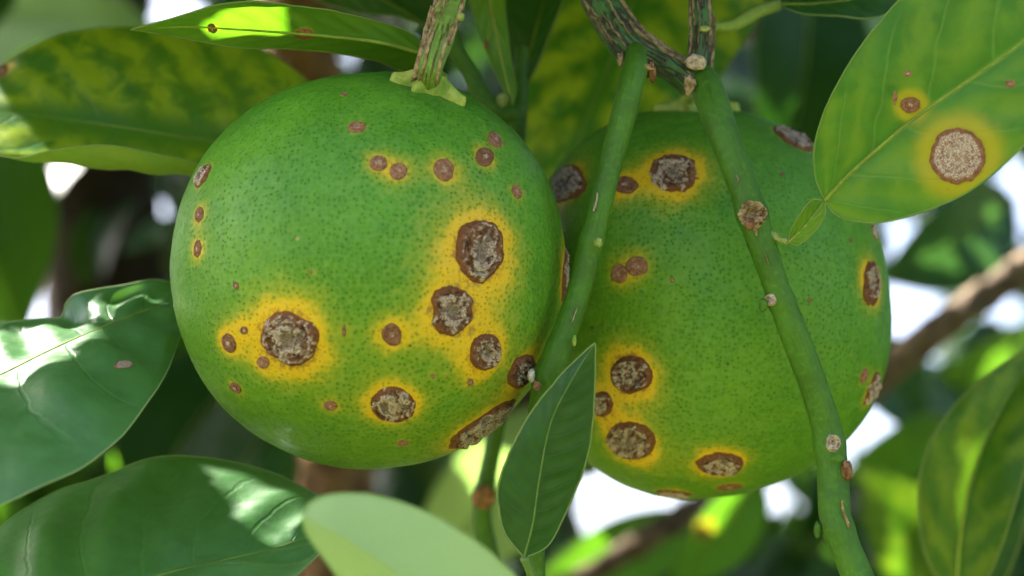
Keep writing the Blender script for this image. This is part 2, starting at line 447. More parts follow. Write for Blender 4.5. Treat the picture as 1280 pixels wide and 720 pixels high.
M['leaf_cyan'] = leaf_material('blue_green_leaf', (0.018, 0.085, 0.036), (0.10, 0.20, 0.09), (0.05, 0.15, 0.06), 0.3, (0.12, 0.34, 0.05), 0.22, 0.38, 0.5, 8, None, 1.5, 0.2, 0.0)

def mass_material(name, top, trans, tr=0.3, rough=0.4):
    k = NT(name); co = k.obj()
    n = k.noise(co, 0.5, 2)
    c = k.mix(k.map(n, 0.3, 0.7), top, tuple(x * 0.6 for x in top))
    td = k.n('ShaderNodeBsdfTranslucent'); k.put(td.inputs['Color'], trans)
    mx = k.n('ShaderNodeMixShader'); mx.inputs[0].default_value = tr
    k.t.links.new(k.bsdf(c, rough, 0.5), mx.inputs[1]); k.t.links.new(td.outputs[0], mx.inputs[2])
    return k.done(mx.outputs[0])
M['mass_a'] = mass_material('foliage_green', (0.018, 0.078, 0.010), (0.09, 0.25, 0.01), 0.25)  # foliage albedo lowered to stand in for shade inside the tree
M['mass_b'] = mass_material('foliage_dark', (0.010, 0.048, 0.010), (0.06, 0.18, 0.01), 0.2)
M['mass_c'] = mass_material('foliage_blue', (0.016, 0.066, 0.028), (0.07, 0.20, 0.02), 0.2, 0.34)

# ------------------------------------------------------------------ ground
def ground_material():
    k = NT('grass_ground'); co = k.obj(1.0)
    c = k.mix(k.map(k.noise(co, 0.8, 6, 0.7), 0.3, 0.7), (0.055, 0.085, 0.022), (0.16, 0.15, 0.06))
    return k.done(k.bsdf(c, 0.9, 0.2, k.bump(k.noise(co, 20, 5), 0.8, 0.03)))
def add_ground():
    n = 60; s = np.linspace(-1, 1, n); s = np.sign(s) * np.abs(s) ** 3 * 900
    X, Y = np.meshgrid(s, s); Z = (fbm(np.stack([X.ravel() * 0.05, Y.ravel() * 0.05, X.ravel() * 0], 1), 3, 3) - 0.5) * 0.6
    Z *= np.clip(np.hypot(X.ravel(), Y.ravel()) / 5, 0, 1)
    me = bpy.data.meshes.new('ground')
    me.from_pydata(np.stack([X.ravel(), Y.ravel(), Z], 1).tolist(), [], grid_faces(n, n))
    me.polygons.foreach_set('use_smooth', [True] * len(me.polygons))
    me.materials.append(ground_material())
    o = bpy.data.objects.new('ground', me); COL.objects.link(o); o['kind'] = 'structure'
    o['label'] = 'grassy orchard ground'
add_ground()

# ------------------------------------------------------------------ leaves
def leaf_grid(A, Mi, B, nv, nh, CA=None, CB=None, bulge=(0.0, 0.0), wave=0.0, vein_h=0.0, veins=9, seed=0, ragged=0.0):
    A = resample(A, nv); Mi = resample(Mi, nv); B = resample(B, nv)
    t = nrm(np.gradient(Mi, axis=0))
    ac = nrm(B - A + 1e-6)
    nn = nrm(np.cross(t, ac))
    if nn[nv // 2][1] > 0: nn = -nn             # towards the camera
    def ctl(E, C, bl):
        if C is not None: return resample(C, nv)
        wd = np.linalg.norm(E - Mi, axis=1)[:, None]
        return (E + Mi) / 2 + nn * bl * wd
    CA = ctl(A, CA, bulge[0]); CB = ctl(B, CB, bulge[1])
    if ragged:
        vv = np.linspace(0, 1, nv)
        for E, sd in ((A, 1), (B, 2)):
            k = (fbm(np.stack([vv * 26, vv * 0 + sd * 9.1, vv * 0], 1), seed + sd, 3) - 0.5) * 2 * ragged
            k *= np.sin(np.pi * np.clip(vv, 0, 1)) ** 0.5
            E += nrm(E - Mi) * k[:, None]
    s = np.linspace(0, 1, nh + 1)
    rows = []; us = []
    for j in range(nh, 0, -1):
        x = s[j]; rows.append((1 - x) ** 2 * Mi + 2 * x * (1 - x) * CA + x * x * A); us.append(-x)
    rows.append(Mi); us.append(0.0)
    for j in range(1, nh + 1):
        x = s[j]; rows.append((1 - x) ** 2 * Mi + 2 * x * (1 - x) * CB + x * x * B); us.append(x)
    V = np.stack(rows, 1)                        # nv, nu, 3
    us = np.array(us); vs = np.linspace(0, 1, nv)
    if wave or vein_h:
        U, Vv = np.meshgrid(us, vs)
        f = np.sin(np.pi * Vv) ** 0.6
        h = wave * (fbm(np.stack([U.ravel() * 1.8 + 5, Vv.ravel() * 6, U.ravel() * 0 + seed], 1), seed, 2).reshape(U.shape) - 0.5) * 2 * f * np.abs(U) ** 0.7
        ph = Vv * veins - np.abs(U) ** 1.25 * 1.5 + np.where(U > 0, 0.43, 0)
        h = h + vein_h * np.cos(ph * 2 * np.pi) * np.sin(np.pi * np.clip(np.abs(U), 0, 1)) * f
        V = V + nn[:, None, :] * h[:, :, None]
    return V, us, vs, nn

SHADE = []
def leaf(name, label, A, Mi, B, mat, shows='top', nv=70, nh=16, CA=None, CB=None, bulge=(0.06, 0.06), wave=0.05, vein_h=0.02, veins=9,
         seed=0, rim=0.018, rib=0.045, petiole=None, pet_mat=None, spots=(), group=None, cat='leaf', ragged=0.012, root=None, blade='blade'):
    """A, Mi, B: margin, midrib and margin, each a list of (px, py, depth) from the base to the tip"""
    f = lambda L: [P(*q) for q in L]
    A, Mi, B = f(A), f(Mi), f(B)
    V, us, vs, nn = leaf_grid([Mi[0]] + A + [Mi[-1]], Mi, [Mi[0]] + B + [Mi[-1]], nv, nh,
                          None if CA is None else f(CA), None if CB is None else f(CB), bulge, wave, vein_h, veins, seed, ragged)
    root = root or empty(name, Mi[0], label, cat, group)
    if V[..., 1].mean() < 60: SHADE.append(V[::5, ::4].reshape(-1, 3))
    nu = len(us)
    U, Vv = np.meshgrid(us, vs)
    pts = V.reshape(-1, 3); uv = np.stack([U.ravel() * 0.5 + 0.5, Vv.ravel()], 1)
    F = grid_faces(nv, nu)
    q = V[nv // 2, nu // 2:nu // 2 + 2]; q2 = V[nv // 2 + 1, nu // 2]
    fn = np.cross(q[1] - q[0], q2 - q[0])
    n_mid = nn[nv // 2] * (1 if shows == 'top' else -1)
    if np.dot(fn, n_mid) < 0: F = [x[::-1] for x in F]
    halo = np.zeros(len(pts))
    hits = []
    for sp in spots:
        px, py, rx, ry, kind = sp[:5]; hx = sp[5] if len(sp) > 5 else 1.7
        X, Y = PX(pts)
        i = int(np.argmin((X - px) ** 2 + (Y - py) ** 2))
        r = math.sqrt(rx * ry) / 64 * pts[i][1] / 40
        d = np.linalg.norm(pts - pts[i], axis=1)
        halo = 1 - (1 - halo) * (1 - np.exp(-(np.maximum(d - r * 0.75, 0) / (r * hx * 0.75)) ** 2) * (sp[6] if len(sp) > 6 else 1.0))
        hits.append((i, sp))
    rimv = np.zeros(len(pts))
    # thin rolled margin
    if rim:
        for col in (0, nu - 1):
            c = V[:, col]; rr = np.full(nv, rim); rr[0] = rr[-1] = rim * 0.3
            tv, tf, tuv = tube_data(c, rr, 6, cap=False)
            o = len(pts); pts = np.vstack([pts, tv]); F += [tuple(i + o for i in x) for x in tf]
            uv = np.vstack([uv, np.repeat(np.stack([np.full(nv, 0.0 if col == 0 else 1.0), vs], 1), 6, axis=0)])
            halo = np.r_[halo, np.zeros(len(tv))]; rimv = np.r_[rimv, np.ones(len(tv))]
    bl = mesh_obj(blade, pts, F, mat, root, attrs={'halo': halo, 'rim': rimv}, uv=uv)
    if rib:
        c = V[:, nu // 2] - n_mid[None, :] * rib * 0.15
        rr = rib * (1 - 0.75 * vs)
        tv, tf, tuv = tube_data(c, rr, 8)
        mesh_obj('midrib', tv, tf, pet_mat or M['twig_pale'], bl, uv=tuv)
    if petiole:
        pp = np.array([list(P(*q[:3])) + [q[3] / 64 * q[2] / 40] for q in petiole])
        pr = resample(pp, 26)
        tv, tf, tuv = tube_data(pr[:, :3], pr[:, 3], 12, 0.02, seed)
        mesh_obj('petiole', tv, tf, pet_mat or M['twig_pale'], root, uv=tuv)
    if hits:
        bm = bmesh.new()
        bv = BVHTree.FromPolygons([Vector(p) for p in V.reshape(-1, 3)], grid_faces(nv, nu))
        for i, sp in hits:
            add_lesion(bl, bv, P(sp[0], sp[1], V.reshape(-1, 3)[i][1]), None, sp[2], sp[3], 0.0, sp[4], seed + i, flat=0.35)
        bm.free()
    return root

def auto_leaf(base, tip, width, tilt=0.3, fold=0.25, sag=0.1, skew=0.0, tip_sharp=1.5):
    """margins and midrib of a citrus leaf between two (px, py, depth) points; width in px"""
    b, t = P(*base), P(*tip)
    d = nrm(t - b)
    side = nrm(np.cross(d, np.array([0, -1.0, 0])))
    up = np.cross(side, d)
    side = nrm(side * math.cos(tilt) + up * math.sin(tilt)); up = nrm(np.cross(side, d))
    if up[1] > 0: up = -up
    L = np.linalg.norm(t - b); wd = width / 64 * (base[2] + tip[2]) / 80 / 2
    s = np.linspace(0, 1, 9)
    Mi = b + (t - b) * s[:, None] + up * (np.sin(np.pi * s) * sag * L)[:, None] + side * (np.sin(np.pi * s) * skew * L)[:, None]
    pr = np.sin(np.pi * s ** 0.85) ** 0.75 * wd; pr[0] = pr[-1] = 0
    pr[-2] *= 0.85
    A = Mi - side * pr[:, None] + up * (pr * fold)[:, None]
    B = Mi + side * pr[:, None] + up * (pr * fold)[:, None]
    back = lambda Q: [(*[float(c) for c in PX(q)], float(q[1])) for q in Q]
    return back(A[1:-1]), back(Mi), back(B[1:-1])

# ------------------------------------------------------------------ lesions
def add_lesion(root, bvh, pos, normal, rx, ry, ang, kind, seed, flat=1.0, name='lesion', mat=None):
    """a raised corky crust, draped over the surface bvh at pos; rx, ry in px of the photograph"""
    loc, n, _, _ = bvh.find_nearest(Vector(pos))
    p = np.array(loc); n = np.array(n)
    if n[1] > 0: n = -n
    sc = p[1] / 40 / 64
    big = max(rx, ry)
    nr = 9 if big < 9 else (16 if big < 16 else 38); nth = 30 if big < 9 else (48 if big < 16 else 108)
    vr = random.Random(seed * 31 + 5); v1, v2, v3 = vr.random(), vr.random(), vr.random()
    th = np.linspace(0, 2 * np.pi, nth, endpoint=False)
    rho = np.linspace(0, 1, nr) ** 0.9
    R, T = np.meshgrid(rho, th, indexing='ij')
    edge = 1 + (fbm(np.stack([np.cos(th) * 1.5 + seed * 3.1, np.sin(th) * 1.5, th * 0 + seed], 1), seed, 3) - 0.5) * (0.12 + 0.34 * v1) + (fbm(np.stack([np.cos(th) * 6 + seed, np.sin(th) * 6, th * 0], 1), seed + 2, 3, 0.7) - 0.5) * 0.12
    rr = R * (1 + (edge[None, :] - 1) * R)
    ca, sa = math.cos(ang), math.sin(ang)
    lx = rr * np.cos(T) * rx; ly = rr * np.sin(T) * ry
    dx = (lx * ca - ly * sa) * sc; dz = -(lx * sa + ly * ca) * sc
    ny = n[1] if abs(n[1]) > 0.38 else -0.38
    dy = -(dx * n[0] + dz * n[2]) / ny
    Q = (p[None, None, :] + np.stack([dx, dy, dz], -1)).reshape(-1, 3)
    Vp = np.empty_like(Q); Np = np.empty_like(Q)
    for i in range(len(Q)):
        l, m, _, _ = bvh.find_nearest(Vector(Q[i])); Vp[i] = l; m = np.array(m); Np[i] = m if np.dot(m, n) > 0 else -m
    r0 = R.ravel(); size = math.sqrt(rx * ry) * sc
    q3 = np.stack([lx.ravel() * sc, ly.ravel() * sc, np.full(r0.shape, seed * 7.7)], 1)
    f1 = fbm(q3 * 6.0, seed, 4, 0.6); f2 = fbm(q3 * 16.0, seed + 5, 3, 0.6)
    ring = 0.5 + 0.5 * np.cos((r0 + (f1 - 0.5) * 0.45) * 2 * np.pi * (2.0 + (seed % 3) * 0.35) + seed)
    rimb = np.exp(-((r0 - 0.80) / 0.13) ** 2)
    # flakes lie along the rings
    fl = fbm(np.stack([r0 * size * 11, np.cos(T.ravel()) * r0 * size * 15 + seed, np.sin(T.ravel()) * r0 * size * 15], 1), seed + 21, 4, 0.62)
    if kind == 'big':
        core = sstep(0.98 + 0.12 * v2, 0.50 + 0.2 * v2, r0 + (f1 - 0.5) * (0.8 + 0.6 * v3))
        grey = core * (0.08 + 0.85 * sstep(0.30, 0.66, fl)) + (0.14 + 0.22 * v2) * sstep(0.70, 0.25, r0 + (f1 - 0.5) * 0.6) + 0.26 * ring * sstep(0.92, 0.78, r0) * sstep(0.40, 0.60, f1) - 0.16 * (1 - ring) * sstep(0.2, 0.5, r0)
        crack = sstep(0.55, 0.64, fbm(q3 * 8.0 + 31, seed + 9, 3, 0.65)) * sstep(0.86, 0.6, r0) * 0.9
        crack = np.maximum(crack, 0.8 * sstep(0.16, 0.05, np.abs(ring - 0.12)) * sstep(0.52, 0.62, f2) * sstep(0.9, 0.8, r0))
        if v3 > 0.55: crack = np.maximum(crack, 0.95 * sstep(0.34, 0.10, r0 + (f1 - 0.5) * 0.5))
        crat = sstep(0.30, 0.05, r0 + (f1 - 0.5) * 0.3)
        h = 0.036 * rimb + 0.055 * sstep(1.0, 0.62, r0) + 0.10 * (fl - 0.42) * sstep(0.97, 0.7, r0) - 0.03 * crat - 0.055 * crack + 0.014 * ring * sstep(1, 0.8, r0)
        young = np.zeros_like(r0)
    elif kind == 'crust':
        grey = sstep(1.0, 0.70, r0 + (f1 - 0.5) * 0.5) * (0.25 + 0.8 * sstep(0.28, 0.62, fl))
        crack = sstep(0.56, 0.66, fbm(q3 * 10.0 + 31, seed + 9, 3, 0.65)) * sstep(0.95, 0.8, r0) * 0.8
        h = 0.03 * rimb + 0.06 * sstep(1.0, 0.60, r0) + 0.12 * (fl - 0.4) * sstep(1.0, 0.75, r0) - 0.06 * crack
        young = np.zeros_like(r0)
    elif kind == 'ring':      # papery tan spot with fine concentric rings (on a leaf blade)
        ring = 0.5 + 0.5 * np.cos((r0 + (f1 - 0.5) * 0.10) * 2 * np.pi * 4.2)
        grey = sstep(0.92, 0.80, r0 + (f1 - 0.5) * 0.1) * (0.44 + 0.07 * ring + 0.34 * (fl - 0.42))
        crack = sstep(0.60, 0.72, fbm(q3 * 11.0 + 31, seed + 9, 3, 0.65)) * sstep(0.9, 0.6, r0) * 0.35
        h = 0.03 * rimb + 0.018 * ring + 0.02 * sstep(1.0, 0.8, r0) + 0.02 * (f2 - 0.4)
        young = np.full_like(r0, 0.35)
    elif kind == 'brown':
        grey = sstep(0.35, 0.15, r0 + (f1 - 0.5) * 0.5) * (0.25 + 0.6 * f2); crack = np.zeros_like(r0)
        h = 0.022 * rimb + 0.025 * sstep(1.0, 0.55, r0) + 0.02 * (f2 - 0.4) * sstep(1, .8, r0); young = np.full_like(r0, 0.25)
    else:                     # young: a smooth pinkish-brown pustule
        grey = sstep(0.55, 0.2, r0 + (f1 - 0.5) * 0.6) * (0.22 + 0.42 * f2); crack = sstep(0.66, 0.72, f2) * 0.4
        h = 0.014 * rimb + 0.045 * np.sqrt(np.clip(1 - r0 ** 2, 0, 1)) + 0.02 * (f2 - 0.4) * sstep(1, .8, r0); young = np.full_like(r0, 0.85)
    h = h * min(1.0, size / 0.32 + 0.25) * flat
    h = np.maximum(h, 0.012)
    h = np.where(r0 > 0.985, -0.012, h)
    Vp = Vp + Np * h[:, None]
    F = grid_faces(nr, nth, True)
    a, b, c = Vp[nth], Vp[nth + 1], Vp[2 * nth]
    if np.dot(np.cross(b - a, c - a), n) < 0: F = [f[::-1] for f in F]
    return mesh_obj(name, Vp, F, mat or M['lesion'], root, attrs={'rho': r0, 'grey': grey, 'young': young, 'crack': np.clip(crack, 0, 1)})

# ------------------------------------------------------------------ fruits
def build_fruit(name, label, cx, cy, depth, outline, front, stem_px, lesions, seed, tone_dir):
    c = P(cx, cy, depth)
    pts = np.array(outline, float)
    ang = np.arctan2(-(pts[:, 1] - cy), pts[:, 0] - cx); rad = np.hypot(pts[:, 0] - cx, pts[:, 1] - cy)
    K = 4
    cols = [np.ones_like(ang)] + [f(k * ang) for k in range(1, K + 1) for f in (np.cos, np.sin)]
    Am = np.stack(cols, 1)
    reg = np.diag([0] + [0.06 * (k ** 2) for k in range(1, K + 1) for _ in (0, 1)])
    co = np.linalg.solve(Am.T @ Am + reg, Am.T @ rad)
    bm = bmesh.new(); bmesh.ops.create_icosphere(bm, subdivisions=7, radius=1.0)
    D = np.array([v.co[:] for v in bm.verts]); F = [[v.index for v in f.verts] for f in bm.faces]; bm.free()
    th = np.arctan2(D[:, 2], D[:, 0]); s2 = D[:, 0] ** 2 + D[:, 2] ** 2
    Rt = co[0] + sum(co[2 * k - 1] * np.cos(k * th) + co[2 * k] * np.sin(k * th) for k in range(1, K + 1))
    sc = depth / 40 / 64
    r = (Rt * s2 + front * (1 - s2)) * sc
    r = r + (fbm(D * 1.7 + seed, seed, 3) - 0.5) * 0.10 + (fbm(D * 7 + seed, seed + 3, 3) - 0.5) * 0.03 + (fbm(D * 24, seed + 5, 2) - 0.5) * 0.008
    V = c + D * r[:, None]
    # stem cavity
    sd = nrm(P(stem_px[0], stem_px[1], depth + stem_px[2]) - c)
    cosang = D @ sd; da = np.arccos(np.clip(cosang, -1, 1))
    V = V - D * (0.08 * np.exp(-(da / 0.13) ** 2) - 0.03 * np.exp(-((da - 0.27) / 0.10) ** 2))[:, None]
    bvh = BVHTree.FromPolygons([Vector(v) for v in V], F)
    halo = np.zeros(len(V)); hn = fbm(V * 1.3, seed + 11, 3)
    SHADE.append(V[D @ SUN_C > -0.1][::90])
    root = empty(name, c, label, 'fruit', 'spotted green citrus fruits')
    spots = []
    for i, L in enumerate(lesions):
        px, py, rx, ry, an, kind = L[:6]; hx, hs = L[6:8] if len(L) > 7 else (0.9, 0.9)
        if kind == 'young': hs *= 0.8
        o = np.zeros(3); d = nrm(P(px, py, depth))
        hit = bvh.ray_cast(Vector(o), Vector(d))
        pos = np.array(hit[0]) if hit[0] is not None else P(px, py, depth)
        spots.append((pos, rx, ry, an, kind))
        pos = np.array(bvh.find_nearest(Vector(pos))[0])
        re = max(math.sqrt(rx * ry), max(rx, ry) * 0.75) * sc
        dd = np.linalg.norm(V - pos, axis=1) * (1 + (hn - 0.5) * 0.35)
        k = hs * np.exp(-(np.maximum(dd - re * 0.93, 0) / (0.05 + re * hx * 0.88)) ** 1.35)
        halo = 1 - (1 - halo) * (1 - np.clip(k, 0, 1))
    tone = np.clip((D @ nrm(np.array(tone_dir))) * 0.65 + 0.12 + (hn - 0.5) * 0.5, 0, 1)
    sk = mesh_obj('skin', V, F, M['skin'], root, attrs={'halo': halo, 'tone': tone})
    for i, (pos, rx, ry, an, kind) in enumerate(spots):
        add_lesion(sk, bvh, pos, None, rx, ry, math.radians(an), kind, seed * 100 + i)
    return root, bvh, c, sd

def build_calyx(root, bvh, c, sd, rad, lobes, seed, rise=0.22, top_r=0.30):
    hit = bvh.ray_cast(Vector(c + sd * 8), Vector(-sd)); p = np.array(hit[0])
    e1 = nrm(np.cross(sd, np.array([0, -1.0, 0]))); e2 = np.cross(sd, e1)
    nr, nth = 18, 110
    th = np.linspace(0, 2 * np.pi, nth, endpoint=False)
    lobe = np.zeros(nth)
    for (a, ln, wd) in lobes:
        dlt = np.abs((th - a + np.pi) % (2 * np.pi) - np.pi)
        lobe = np.maximum(lobe, ln * np.clip(1 - dlt / wd, 0, 1) ** 0.75)
    Rm = rad * (0.55 + lobe) * (1 + (fbm(np.stack([np.cos(th) * 3, np.sin(th) * 3, th * 0 + seed], 1), seed, 3) - 0.5) * 0.2)
    V = []
    for i in range(nr):
        x = i / (nr - 1)
        for j in range(nth):
            rr = top_r * (1 - x) * 0.9 + Rm[j] * x
            q = p + (e1 * math.cos(th[j]) + e2 * math.sin(th[j])) * rr
            l, m, _, _ = bvh.find_nearest(Vector(q)); l = np.array(l); m = np.array(m)
            lift = rise * (1 - x) ** 1.6 + 0.11 + 0.05 * x * lobe[j] * 2.0 - (0.17 if i == nr - 1 else (0.04 if i == nr - 2 else 0))
            V.append(l + m * lift)
    F = grid_faces(nr, nth, True)
    V = np.array(V)
    cen = len(V); V = np.vstack([V, p + sd * (rise + 0.05)])
    F += [(j, cen, (j + 1) % nth) for j in range(nth)]
    a, b, d = V[0], V[1], V[nth]
    if np.dot(np.cross(b - a, d - a), sd) < 0: F = [f[::-1] for f in F]
    mesh_obj('calyx', V, F, M['calyx'], root)
    return p

def stem(name, label, pts, mat, cat='stem', ns=26, n=120, wob=0.03, seed=0, group=None, nodes=()):
    """pts: (px, py, depth, radius px)"""
    pp = np.array([list(P(*q[:3])) + [q[3] / 64 * q[2] / 40] for q in pts])
    pr = resample(pp, n)
    r = pr[:, 3].copy()
    for (py, amp, wd) in nodes:                      # swellings at the leaf joints
        _, Y = PX(pr[:, :3]); r *= 1 + amp * np.exp(-((Y - py) / wd) ** 2)
    root = empty(name, pr[0, :3], label, cat, group)
    sl = np.linspace(0, 1, n)
    r *= 1 + 0.16 * (fbm(np.stack([sl * n * 0.06, sl * 0 + seed, sl * 0], 1), seed, 3) - 0.5)
    tv, tf, tuv = tube_data(pr[:, :3], r, ns + 10, wob, seed, ridge=0.035)
    mesh_obj('bark', tv, tf, mat, root, uv=tuv)
    TWIG_BVH[root.name] = BVHTree.FromPolygons([Vector(v) for v in tv], tf)
    return root, pr[:, :3], r

TWIG_BVH = {}
def scar(root, name, px, py, d, rx, ry, ang, mat, seed, h=1.6):
    return add_lesion(root, TWIG_BVH[root.name], P(px, py, d), None, rx, ry, math.radians(ang), 'big', seed, flat=h, name=name, mat=mat)

def blob(root, name, p, rad, mat, seed, squash=(1, 1, 1), axis=None, rough=0.35, res=3, cup=0.0):
    """a small lumpy bud, scar or knot; squash is along (u, v, axis)"""
    bm = bmesh.new(); bmesh.ops.create_icosphere(bm, subdivisions=res, radius=1.0)
    D = np.array([v.co[:] for v in bm.verts]); F = [[v.index for v in f.verts] for f in bm.faces]; bm.free()
    ax = nrm(axis if axis is not None else np.array([0, -1.0, 0]))
    ref = np.array([0, 0, 1.0]) if abs(ax[2]) < 0.8 else np.array([1.0, 0, 0])
    u = nrm(np.cross(ref, ax)); v = np.cross(ax, u)
    k = 1 + (fbm(D * 1.9 + seed * 1.3, seed, 4, 0.6) - 0.5) * 2 * rough
    Q = D * k[:, None]
    if cup: Q[:, 2] -= cup * np.exp(-((D[:, 0] ** 2 + D[:, 1] ** 2) / 0.3)) * (D[:, 2] > 0)
    V = p + (Q[:, :1] * u * squash[0] + Q[:, 1:2] * v * squash[1] + Q[:, 2:] * ax * squash[2]) * rad
    return mesh_obj(name, V, F, mat, root)

def flakes(root, c, r, spec, mat, seed, name='bark_flake'):
    """raised corky ridges running along a twig: (t0, t1, angle, width px)"""
    rng = random.Random(seed)
    t, a, b = frames(c); n = len(c)
    for q, (t0, t1, an, wpx) in enumerate(spec):
        m = max(12, int((t1 - t0) * 90)); ss = np.linspace(t0, t1, m) * (n - 1)
        C = np.stack([np.interp(ss, np.arange(n), c[:, k]) for k in range(3)], 1)
        R = np.interp(ss, np.arange(n), r); ia = ss.astype(int).clip(0, n - 1)
        wd = wpx * 0.75 / 64 / 2; V = []
        ks = fbm(np.stack([ss * 0.16, ss * 0 + seed + q, ss * 0], 1), seed + q, 3) - 0.5
        kw = 0.5 + fbm(np.stack([ss * 0.9, ss * 0 + seed + q, ss * 0 + 4], 1), seed + q + 2, 3)
        env = np.sin(np.pi * np.linspace(0.03, 0.97, m)) ** 0.5
        for i in range(m):
            for s_, lift in ((-1.0, -0.01), (-0.6, 0.018), (0.0, 0.034), (0.6, 0.022), (1.0, -0.01)):
                ang = an + ks[i] * 0.28 + s_ * wd * kw[i] * env[i] / R[i]
                d = a[ia[i]] * math.cos(ang) + b[ia[i]] * math.sin(ang)
                V.append(C[i] + d * (R[i] + 0.012 + lift * (0.5 + kw[i])))
        F = grid_faces(m, 5)
        V = np.array(V)
        mesh_obj(name, V, F, mat, root)

left_lesions = [
    (601, 314, 32, 40, 0, 'big', 0.95, 1.0), (566, 388, 27, 31, 0, 'big', 1.0, 1.0), (608, 441, 20, 24, 0, 'big', 1.1, 1.0),
    (654, 466, 15, 23, 25, 'big', 1.2, 1.0), (603, 536, 52, 17, -36, 'crust', 0.9, 1.0), (491, 507, 28, 23, 5, 'big', 0.75, 0.98),
    (361, 424, 40, 34, 12, 'big', 0.85, 1.0), (490, 418, 13, 15, -20, 'brown', 1.0, 0.72), (286, 429, 10, 13, -25, 'brown', 1.3, 0.95),
    (305, 413, 5.5, 5.5, 0, 'brown', 1.8, 0.8), (329, 453, 9, 8, 0, 'young', 1.4, 0.9), (294, 485, 9, 6.5, 30, 'brown', 0.9, 0.6),
    (413, 507, 9.5, 6.5, 0, 'young', 0.9, 0.75), (503, 554, 7.5, 4.5, 0, 'young', 0.9, 0.4), (446, 159, 12, 7.5, 0, 'young', 0.5, 0.5),
    (473, 204, 11.5, 10.5, 0, 'young', 0.85, 0.75), (498, 214, 11.5, 11.5, 0, 'young', 0.85, 0.75), (555, 212, 13, 15, -25, 'young', 0.9, 0.8),
    (606, 196, 11, 12.5, -20, 'brown', 0.7, 0.7), (619, 175, 8.5, 11.5, -30, 'young', 0.6, 0.5), (646, 240, 6.5, 9, -20, 'young', 0.8, 0.6),
    (249, 268, 7, 10, 10, 'brown', 1.3, 0.75), (247, 311, 6, 11.5, 5, 'brown', 1.3, 0.8), (253, 220, 9, 17, 35, 'crust', 0.5, 0.6),
    (705, 342, 9, 34, 8, 'crust', 1.0, 1.0), (602, 128, 30, 8, 33, 'crust', 0.4, 0.5),
    (430, 414, 2.6, 8, 0, 'young', 0.5, 0.3), (388, 340, 2.6, 2.6, 0, 'young', 0.5, 0.3), (295, 357, 4, 5, 0, 'brown', 0.2, 0.1),
    (588, 478, 4, 5.5, 0, 'young', 0.5, 0.4), (541, 470, 3, 3, 0, 'young', 0.5, 0.4), (430, 118, 5, 2.4, 0, 'young', 0.3, 0.2)]
right_lesions = [
    (841, 215, 30, 24, 0, 'big', 0.9, 1.0), (782, 231, 16, 11, 5, 'brown', 1.1, 0.95), (707, 229, 20, 27, 28, 'crust', 0.8, 0.9),
    (796, 333, 14, 13, 0, 'young', 0.8, 0.7), (774, 342, 10, 12.5, 0, 'young', 0.8, 0.7), (788, 468, 26, 25, 0, 'big', 0.85, 1.0),
    (752, 506, 13, 17, 0, 'big', 1.0, 1.0), (787, 553, 31, 26, 5, 'big', 0.85, 1.0), (899, 581, 31, 16, 3, 'big', 0.75, 1.0),
    (912, 609, 16, 5, -5, 'brown', 0.7, 0.6), (842, 617, 22, 6, 6, 'crust', 0.5, 0.7), (1089, 354, 13, 30, 3, 'big', 0.7, 0.9),
    (1080, 470, 6, 10, 15, 'young', 0.8, 0.6), (1091, 486, 9, 22, 22, 'crust', 0.6, 0.8), (993, 172, 28, 12, 27, 'crust', 0.45, 0.7),
    (1093, 290, 5, 11, -10, 'crust', 0.5, 0.6), (840, 350, 3, 3, 0, 'young', 0.4, 0.2), (1012, 375, 2.5, 3, 0, 'brown', 0.3, 0.1),
    (978, 218, 3, 3, 0, 'brown', 0.3, 0.1), (1064, 300, 2.5, 3, 0, 'brown', 0.3, 0.1)]
left_outline = [(218, 335), (223, 270), (241, 225), (275, 176), (320, 135), (370, 108), (415, 98), (460, 95), (510, 97), (560, 108), (605, 130), (655, 174),
                (687, 230), (703, 290), (707, 340), (702, 390), (688, 435), (660, 492), (610, 540), (545, 573), (480, 585), (430, 584), (375, 571), (320, 543), (275, 503), (243, 455), (225, 400)]
right_outline = [(668, 390), (668, 330), (672, 262), (685, 214), (715, 183), (760, 160), (820, 143), (880, 137), (940, 143), (995, 165), (1045, 210), (1085, 270),
                 (1105, 330), (1111, 390), (1103, 450), (1085, 505), (1050, 553), (1000, 590), (940, 612), (880, 622), (830, 618), (780, 604), (735, 580), (700, 530), (678, 460)]
LF, lb, lc, lsd = build_fruit('citrus_fruit', 'round green citrus fruit on a corky stalk, in front of the other fruit',
                              463, 340, 40.0, left_outline, 244, (535, 112, -1.2), left_lesions, 2, (-0.1, -0.25, -0.9))
RF, rb, rc, rsd = build_fruit('citrus_fruit', 'green citrus fruit crossed by two green twigs, half behind the other fruit',
                              890, 380, 43.8, right_outline, 236, (868, 146, -0.3), right_lesions, 5, (-0.6, -0.2, -0.7))
lp = build_calyx(LF, lb, lc, lsd, 0.68, [(3.40, 0.66, 0.36), (4.35, 0.34, 0.34), (5.80, 0.80, 0.26), (1.0, 0.4, 0.4), (2.2, 0.4, 0.4)], 3, 0.26, 0.34)
rp = build_calyx(RF, rb, rc, rsd, 0.80, [(3.40, 0.60, 0.36), (4.5, 0.3, 0.34), (5.95, 0.75, 0.28), (1.0, 0.4, 0.4), (2.2, 0.4, 0.4)], 8, 0.25, 0.30)

